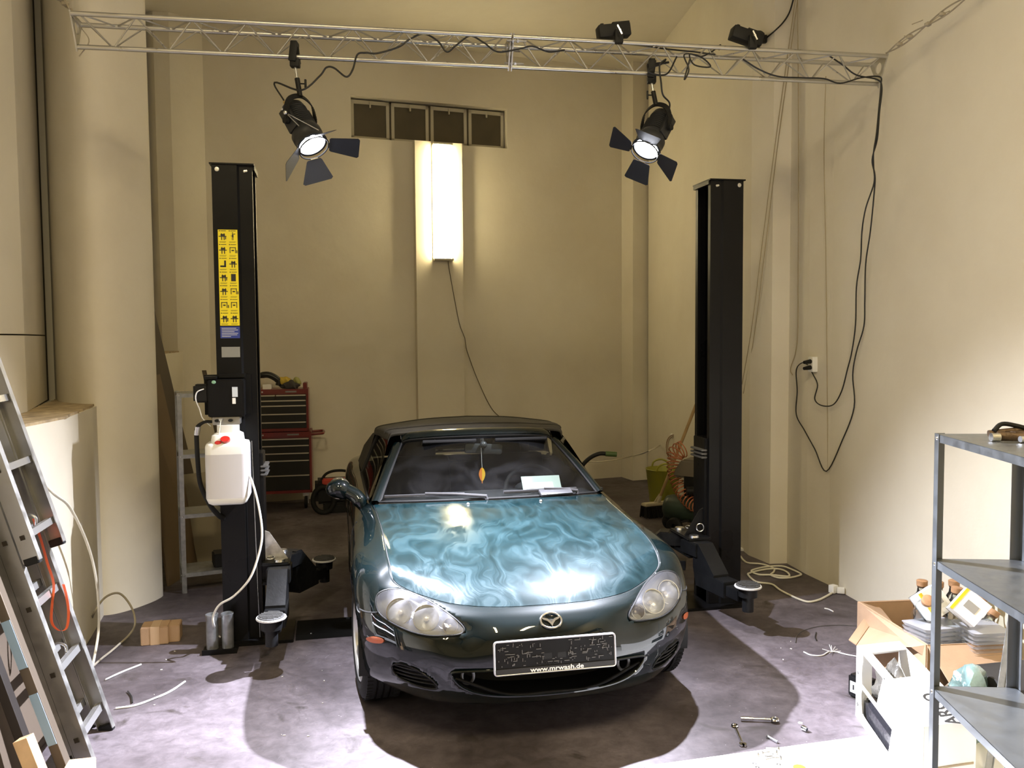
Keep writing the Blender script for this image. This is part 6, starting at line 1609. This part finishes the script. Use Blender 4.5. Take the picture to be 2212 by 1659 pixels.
# black charger behind the white carton
Mc = TM((1.655, 4.17, 0), R(-62)); t = thing('battery_charger', 'small black battery with a white label left of the white carton', 'battery', Mc @ Vector((.06, .04, 0)))
m = MB(); lbox(m, Mc, 0, .13, 0, .075, 0, .115, .012); m.build('battery_case', BLACKP, t)
m = MB(); lbox(m, Mc, .02, .10, -.0015, 0, .03, .085); m.build('battery_label', WHITEC, t, 0)
m = MB()
for k in range(3): lbox(m, Mc, .035 + .02 * k, .045 + .02 * k, -.0022, -.0015, .045, .07)
m.build('label_print', INK, t, 0)

# white carton with cut-outs ----------------------------------------------------------------
WC0 = Vector((1.60, 3.93, 0)); dv = Vector((.165, -.84, 0)); 
dl = Vector((-.085, -.83, 0)).normalized(); CL = .84
far_r = Vector((.97, .24, 0)).normalized()
MWc = Matrix(((far_r.x, dl.x, 0, 1.61), (far_r.y, dl.y, 0, 3.95), (0, 0, 1, 0), (0, 0, 0, 1))); CWd, CHt = .235, .335
t = thing('white_carton', 'white carton with rounded cut-outs and large lettering, open towards the car', 'carton', MWc @ Vector((CWd / 2, CL / 2, 0)))
WCT = mat('carton_white', (.80, .79, .75), .75)
m = MB(); lbox(m, MWc, .004, CWd - .004, .004, .10, CHt - .004, CHt)                                   # top, far part
lbox(m, MWc, .004, CWd - .004, .40, CL - .004, CHt - .004, CHt); lbox(m, MWc, .0, .045, .10, .40, CHt - .004, CHt)
m.build('carton_top', WCT, t, 0)
m = MB(); lbox(m, MWc, CWd - .004, CWd, 0, CL - .004, 0, CHt); lbox(m, MWc, 0, CWd, CL - .004, CL, 0, CHt); lbox(m, MWc, .004, CWd - .004, .004, CL, .0, .004); m.build('carton_side', WCT, t, 0)
m = MB()                                                                                      # left side with two rounded windows
def side_cut(zlo, zhi, y0, y1, r=.05):
    pass
def wallpoly(P): m.prism([(a, b) for a, b in P], 0, .004, MWc @ Matrix(((0, 0, 1, 0), (1, 0, 0, 0), (0, 1, 0, 0), (0, 0, 0, 1))))
wallpoly([(0, 0), (.10, 0), (.10, .05), (.085, .10), (.083, .14), (.09, .165), (.09, .185), (.083, .21), (.085, .26), (.10, .30), (.10, CHt), (0, CHt)])
wallpoly([(.10, 0), (CL, 0), (CL, .045), (.16, .045), (.10, .05)]); wallpoly([(.16, .165), (CL, .165), (CL, .185), (.16, .185), (.09, .185), (.09, .165)]); wallpoly([(.46, .045), (CL, .045), (CL, .165), (.50, .165)]); wallpoly([(.30, .185), (CL, .185), (CL, CHt), (.38, CHt)])
m.build('carton_side', WCT, t, 0)
m = MB(); lbox(m, MWc, 0, .085, 0, .004, 0, CHt); lbox(m, MWc, .085, CWd, 0, .004, 0, .06); lbox(m, MWc, .085, CWd, .0, .004, CHt - .05, CHt); m.build('carton_end', WCT, t, 0)
for (y, z) in ((.035, .22), (.035, .07)):
    m = MB(); cc = MWc @ Vector((-.001, y, z)); m.tube([cc + MWc.to_3x3() @ Vector((-.001, .007 * math.cos(k), .007 * math.sin(k))) for k in [2 * math.pi * i / 16 for i in range(16)]], .0012, 5, closed=True); m.build('recycling_mark', INK, t)
tm = Matrix((-dl, -far_r, Vector((0, 0, 1)))).transposed()
lt = text_part('carton_lettering', 'ARCO', .088, place(tm, MWc @ Vector((.135, .715, CHt + .001))), INK, None, ext=.0004, sx=1.15)
lt.data.transform(WM(t).inverted()); lt.parent = t
m = MB(); lbox(m, MWc, .01, CWd - .01, CL, CL + .003, .165, .172); lbox(m, MWc, .02, .05, CL, CL + .004, .155, .165); m.build('carton_fold', mat('fold_brown', (.35, .28, .18), .8), t, 0)  # brown strips across the near end of the carton
# contents: motor in a clear bag
rag('wrapped_motor', 'grey part wrapped in clear plastic inside the white carton', MWc @ Vector((.12, .25, .13)), .085, .13, .115, mat('plastic_wrap', (.10, .095, .085), .16, .0, spec=.9, coat=1.0, coatr=.06, bump=1.0, bscale=14, var=.5, vscale=9), 21, 'motor')
m = MB(); lbox(m, MWc, .02, .2, .05, .6, .006, .12, .02); tag(m.build('foam_tray', mat('tray_dark', (.02, .02, .025), .25, bump=.6, bscale=30), None), 'shiny black tray in the bottom of the white carton', 'tray')

# big open brown carton with its flaps up -----------------------------------------------------
def panel(mb, P, th=.005):
    P = [Vector(p) for p in P]; n = (P[1] - P[0]).cross(P[2] - P[0]).normalized() * th
    v = [mb.bm.verts.new(p) for p in P] + [mb.bm.verts.new(p + n) for p in P]; k = len(P)
    mb.bm.faces.new(v[:k][::-1]); mb.bm.faces.new(v[k:])
    for i in range(k): mb.bm.faces.new([v[i], v[(i + 1) % k], v[k + (i + 1) % k], v[k + i]])
t = thing('cardboard_box', 'big open brown cardboard box with flaps spread, behind the white carton', 'box', (2.15, 4.35, 0))
BXL, BXR = (1.90, 4.62), (2.02, 4.02)
A = Vector((1.93, 4.72, 0)); B = Vector((1.99, 4.05, 0)); Cc = Vector((2.42, 4.09, 0)); D = Vector((2.36, 4.76, 0)); H = Vector((0, 0, .30))
for P in ((A, B, B + H, A + H), (B, Cc, Cc + H, B + H), (Cc, D, D + H, Cc + H), (D, A, A + H, D + H), (A + Vector((0, 0, .006)), D + Vector((0, 0, .006)), Cc + Vector((0, 0, .006)), B + Vector((0, 0, .006)))):
    m = MB(); panel(m, P); m.build('box_wall', CARD, t, 0)
f1 = [A + H, B + H, at(2041, 1455, 4.00), at(1962, 1404, 4.18), at(1850, 1395, 4.42)]
m = MB(); panel(m, [A + H, B + H, at(2043, 1452, 3.99), at(1968, 1398, 4.12), at(1849, 1394, 4.46), at(1903, 1316, 4.72)]); m.build('box_flap', CARD, t, 0)
m = MB(); panel(m, [at(1849, 1394, 4.46), at(1903, 1316, 4.72), at(1889, 1304, 4.76), at(1833, 1383, 4.50)]); m.build('box_flap', CARD, t, 0)
m = MB(); panel(m, [D + H, A + H, at(1900, 1308, 4.80), at(1962, 1303, 4.88), at(2035, 1300, 4.74)]); m.build('box_flap', CARD, t, 0)
m = MB(); panel(m, [B + H, Cc + H, Cc + H + Vector((.02, -.16, -.12)), B + H + Vector((.03, -.16, -.12))]); m.build('box_flap', CARD, t, 0)
# clear food containers stacked on it
CLR = mat('clear_plastic', (.70, .72, .78), .25, spec=.6, trans=.55, ior=1.2, alpha=.85)
def container_stack(label, c, rz, w, d, n, dz, tilt):
    M = Matrix.Translation(Vector(c)) @ Matrix.Rotation(rz, 4, 'Z') @ Matrix.Rotation(tilt, 4, 'X') 
    t = thing('container_stack', label, 'containers', c, 0, 'clear containers on the brown box')
    for k in range(n):
        z = k * dz; m = MB(); o = rrect(w, d, .02, 3); i_ = rrect(w - .02, d - .02, .018, 3)
        a = [m.bm.verts.new(M @ Vector((x, y, z + dz * .8))) for x, y in o]; b = [m.bm.verts.new(M @ Vector((x, y, z))) for x, y in i_]
        for j in range(len(a)): m.bm.faces.new([a[j], a[(j + 1) % len(a)], b[(j + 1) % len(a)], b[j]])
        m.bm.faces.new(b)
        if k == n - 1: m.bm.faces.new(a[::-1])
        m.build('container', CLR, t, 30)
container_stack('left stack of clear plastic food containers on the brown box', at(2022, 1418, 4.18), R(12), .25, .20, 8, .021, R(-4))
container_stack('right stack of clear plastic food containers on the brown box', at(2115, 1422, 4.12), R(6), .20, .20, 8, .021, R(2))
# glass bottles with corks
CORK = mat('cork', (.36, .20, .10), .7, var=.2, vscale=40); BG = glass_mat('bottle_glass', (.90, .93, .90), .03, 1.0, 1.5, haze=.06)
def bottle(label, top, lean=(0, 0, 1), L=.26):
    top = Vector(top); ax = Vector(lean).normalized(); b0 = top - ax * L; t = thing('glass_bottle', label, 'bottle', b0, 0, 'corked bottles in the brown box')
    m = MB(); m.lathe([(0, 0), (.036, .002), (.040, .012), (.040, L * .60), (.036, L * .68), (.024, L * .76), (.022, L * .86), (.025, L * .87), (.025, L * .89)], b0, ax, 28); m.build('bottle_glass', BG, t, 60)
    m = MB(); m.lathe([(0, L * .84), (.020, L * .85), (.022, L * .885), (.027, L * .89), (.028, L * .99), (.024, L), (0, L)], b0, ax, 24); m.build('cork_stopper', CORK, t)
bot = ((1992, 1253, 4.42, (0, 0, 1), 'corked glass bottle farthest left in the brown box'), (2027, 1256, 4.52, (0, 0, 1), 'corked glass bottle just left of the shelf upright'), (2061, 1253, 4.42, (0, 0, 1), 'corked glass bottle rising highest between the two yellow-edged boxes'),
       (2068, 1268, 4.26, (.1, 0, 1), 'corked glass bottle in front of the tallest one, behind the tilted box'), (2126, 1284, 4.34, (.5, 0, 1), 'leaning corked bottle right of the tilted yellow-edged box'), (2005, 1296, 4.10, (-.2, -.75, .55), 'glass bottle lying with its cork towards the viewer'), (2150, 1318, 4.2, (.5, 0, .8), 'corked bottle leaning out farthest right from the brown box'))
for x, y, Y, ln, lab in bot: bottle(lab, at(x, y, Y), ln)
# two small product boxes with yellow edges
YL = mat('yellow_edge', (.80, .50, .02), .5)
def lamp_box(label, c, M3, s, faces):
    M = place(M3, c); t = thing('product_box', label, 'box', c, 0, 'yellow-edged boxes'); m = MB(); lbox(m, M, -s[0] / 2, s[0] / 2, -s[1] / 2, s[1] / 2, -s[2] / 2, s[2] / 2); m.build('box_body', WHITEC, t, 0)
    m = MB(); e = .004
    lbox(m, M, -s[0] / 2 - .0015, -s[0] / 2 + .012, -s[1] / 2 - .0015, -s[1] / 2 + .010, -s[2] / 2 - .0005, s[2] / 2 + .0005); m.build('yellow_edge', YL, t, 0)
    m = MB(); lbox(m, M, -s[0] / 2, s[0] / 2 + .0005, s[1] / 2 - .012, s[1] / 2 + .0018, -s[2] / 2, s[2] / 2 + .0005); m.build('dark_edge', INK, t, 0)
    m = MB(); lbox(m, M, -.03, .03, -s[1] / 2 - .002, -s[1] / 2, -.02, .02); m.build('box_window', mat('window_grey', (.30, .29, .27), .4), t, 0)
lamp_box('white product box with a yellow edge, tilted on its corner right of the shelf upright', at(2092, 1312, 4.08), Matrix.Rotation(R(-30), 3, 'Z') @ Matrix.Rotation(R(38), 3, 'Y') @ Matrix.Rotation(R(-25), 3, 'X'), (.13, .10, .13), None)
lamp_box('white product box with a yellow edge, left of the shelf upright among the bottles', at(2012, 1302, 4.24), Matrix.Rotation(R(20), 3, 'Z') @ Matrix.Rotation(R(-22), 3, 'Y') @ Matrix.Rotation(R(-30), 3, 'X'), (.12, .10, .14), None)
# teal plastic bag and loose things to the right of it
rag('plastic_bag', 'crumpled silvery teal plastic bag behind the foreground shelf unit', (2.03, 3.72, 0), .11, .10, .20, mat('teal_plastic', (.22, .34, .33), .15, .3, spec=.9, coat=1, bump=1.0, bscale=14, var=.6, vscale=7), 33, 'bag')
m = MB(); m.box((2.30, 3.75, .14), (.40, .30, .28), Matrix.Rotation(R(12), 3, 'Z'), .02); tag(m.build('storage_crate', mat('crate_black', (.02, .018, .017), .55), None), 'low black crate half hidden behind the foreground shelf unit', 'crate')
t = thing('shelf_upright', 'loose galvanised shelf upright leaning behind the foreground shelf unit', 'upright', (1.98, 3.45, 0)); m = MB(); m.bar((1.93, 3.40, 0), (2.12, 3.50, 1.02), .03, .003, up=(0, 1, 0)); m.bar((1.945, 3.41, 0), (2.135, 3.51, 1.02), .003, .03, up=(0, 1, 0)); m.build('upright_angle', GALV, t, 0)

# --- white extension cable on the floor by the right post
P = [(1600, 1202), (1606, 1210), (1616, 1216), (1641, 1218), (1661, 1223), (1672, 1229), (1671, 1236), (1665, 1242), (1681, 1248), (1705, 1248), (1727, 1243), (1729, 1239), (1710, 1230), (1688, 1223), (1652, 1225), (1623, 1233), (1638, 1241), (1667, 1242), (1703, 1245), (1700, 1236), (1681, 1229), (1652, 1230), (1619, 1238), (1617, 1243), (1626, 1252), (1638, 1258), (1667, 1262), (1684, 1274), (1703, 1284), (1725, 1294), (1746, 1300), (1768, 1296), (1785, 1288), (1797, 1281)]
t = thing('extension_cable', 'white extension cable coiled on the floor between the right lift post and the wall', 'cable', atz(1797, 1281))
m = MB(); m.tube(catmull(fl(P, .008), 5), .0075, 8); m.build('cable_run', mat('ivory_cable', (.66, .63, .52), .5), t, 60)
c = atz(1803, 1281) + Vector((-.01, 0, .03)); m = MB(); m.box(c, (.05, .045, .055), Matrix.Rotation(R(30), 3, 'Z'), .006); m.build('cable_socket', WHITEP, t)
m = MB(); m.box(c + Vector((.045, -.02, -.005)), (.05, .035, .04), Matrix.Rotation(R(-20), 3, 'Z'), .005); m.build('plug', WHITEP, t)
c = onwall(1604, 1190, .035); m = MB(); m.box(c, (.07, .05, .05), Matrix.Rotation(R(70), 3, 'Z'), .006); t = tag(m.build('cable_plug', WHITEP, None), 'white plug low on the wall just right of the right lift post', 'plug')
cable('thin_wire', 'fine grey wire curving over the floor in front of the brown box', fl([(1718, 1388), (1722, 1372), (1740, 1360), (1775, 1352), (1815, 1350), (1850, 1352)], .004), .0022, mat('grey_wire', (.10, .095, .10), .5))
cable('white_string', 'white frayed string knotted on the floor left of the white carton', fl([(1736, 1408), (1752, 1415), (1775, 1416), (1790, 1408), (1805, 1408), (1830, 1414), (1862, 1420)], .005), .0035, WHITEP)
m = MB(); c = atz(1797, 1408, .008); rnd = random.Random(8)
for k in range(7):
    a = rnd.uniform(0, 6.28); m.tube([c, c + Vector((math.cos(a) * .05, math.sin(a) * .06, rnd.uniform(0, .02)))], .0015, 4)
tag(m.build('frayed_knot', WHITEP, None), 'frayed white knot in the string left of the white carton', 'string', kind=None)
cable('cable_offcut', 'short pale cable offcut on the floor near the right wall', fl([(1781, 1314), (1790, 1316), (1800, 1321)], .005), .004, WHITEP)
cable('cable_offcut', 'short dark cable offcut on the floor in the light right of the lift arm shadow', fl([(1763, 1366), (1761, 1376), (1764, 1384)], .004), .003, CAB)
rnd = random.Random(4)
for k in range(18):                                     # paper crumbs and plaster chips
    x, y = rnd.choice(((rnd.uniform(1660, 1880), rnd.uniform(1310, 1480)), (rnd.uniform(240, 540), rnd.uniform(1400, 1560)), (rnd.uniform(600, 760), rnd.uniform(1420, 1600))))
    c = atz(x, y, .002); m = MB(); s = rnd.uniform(.002, .006); m.box(c, (s * 2, s, .003), Matrix.Rotation(rnd.uniform(0, 3), 3, 'Z')); tag(m.build('plaster_crumb', mat('crumb', (.6, .58, .55), .9), None, 0), 'tiny pale crumb of plaster scattered on the floor', 'debris', 'plaster crumbs on the floor')
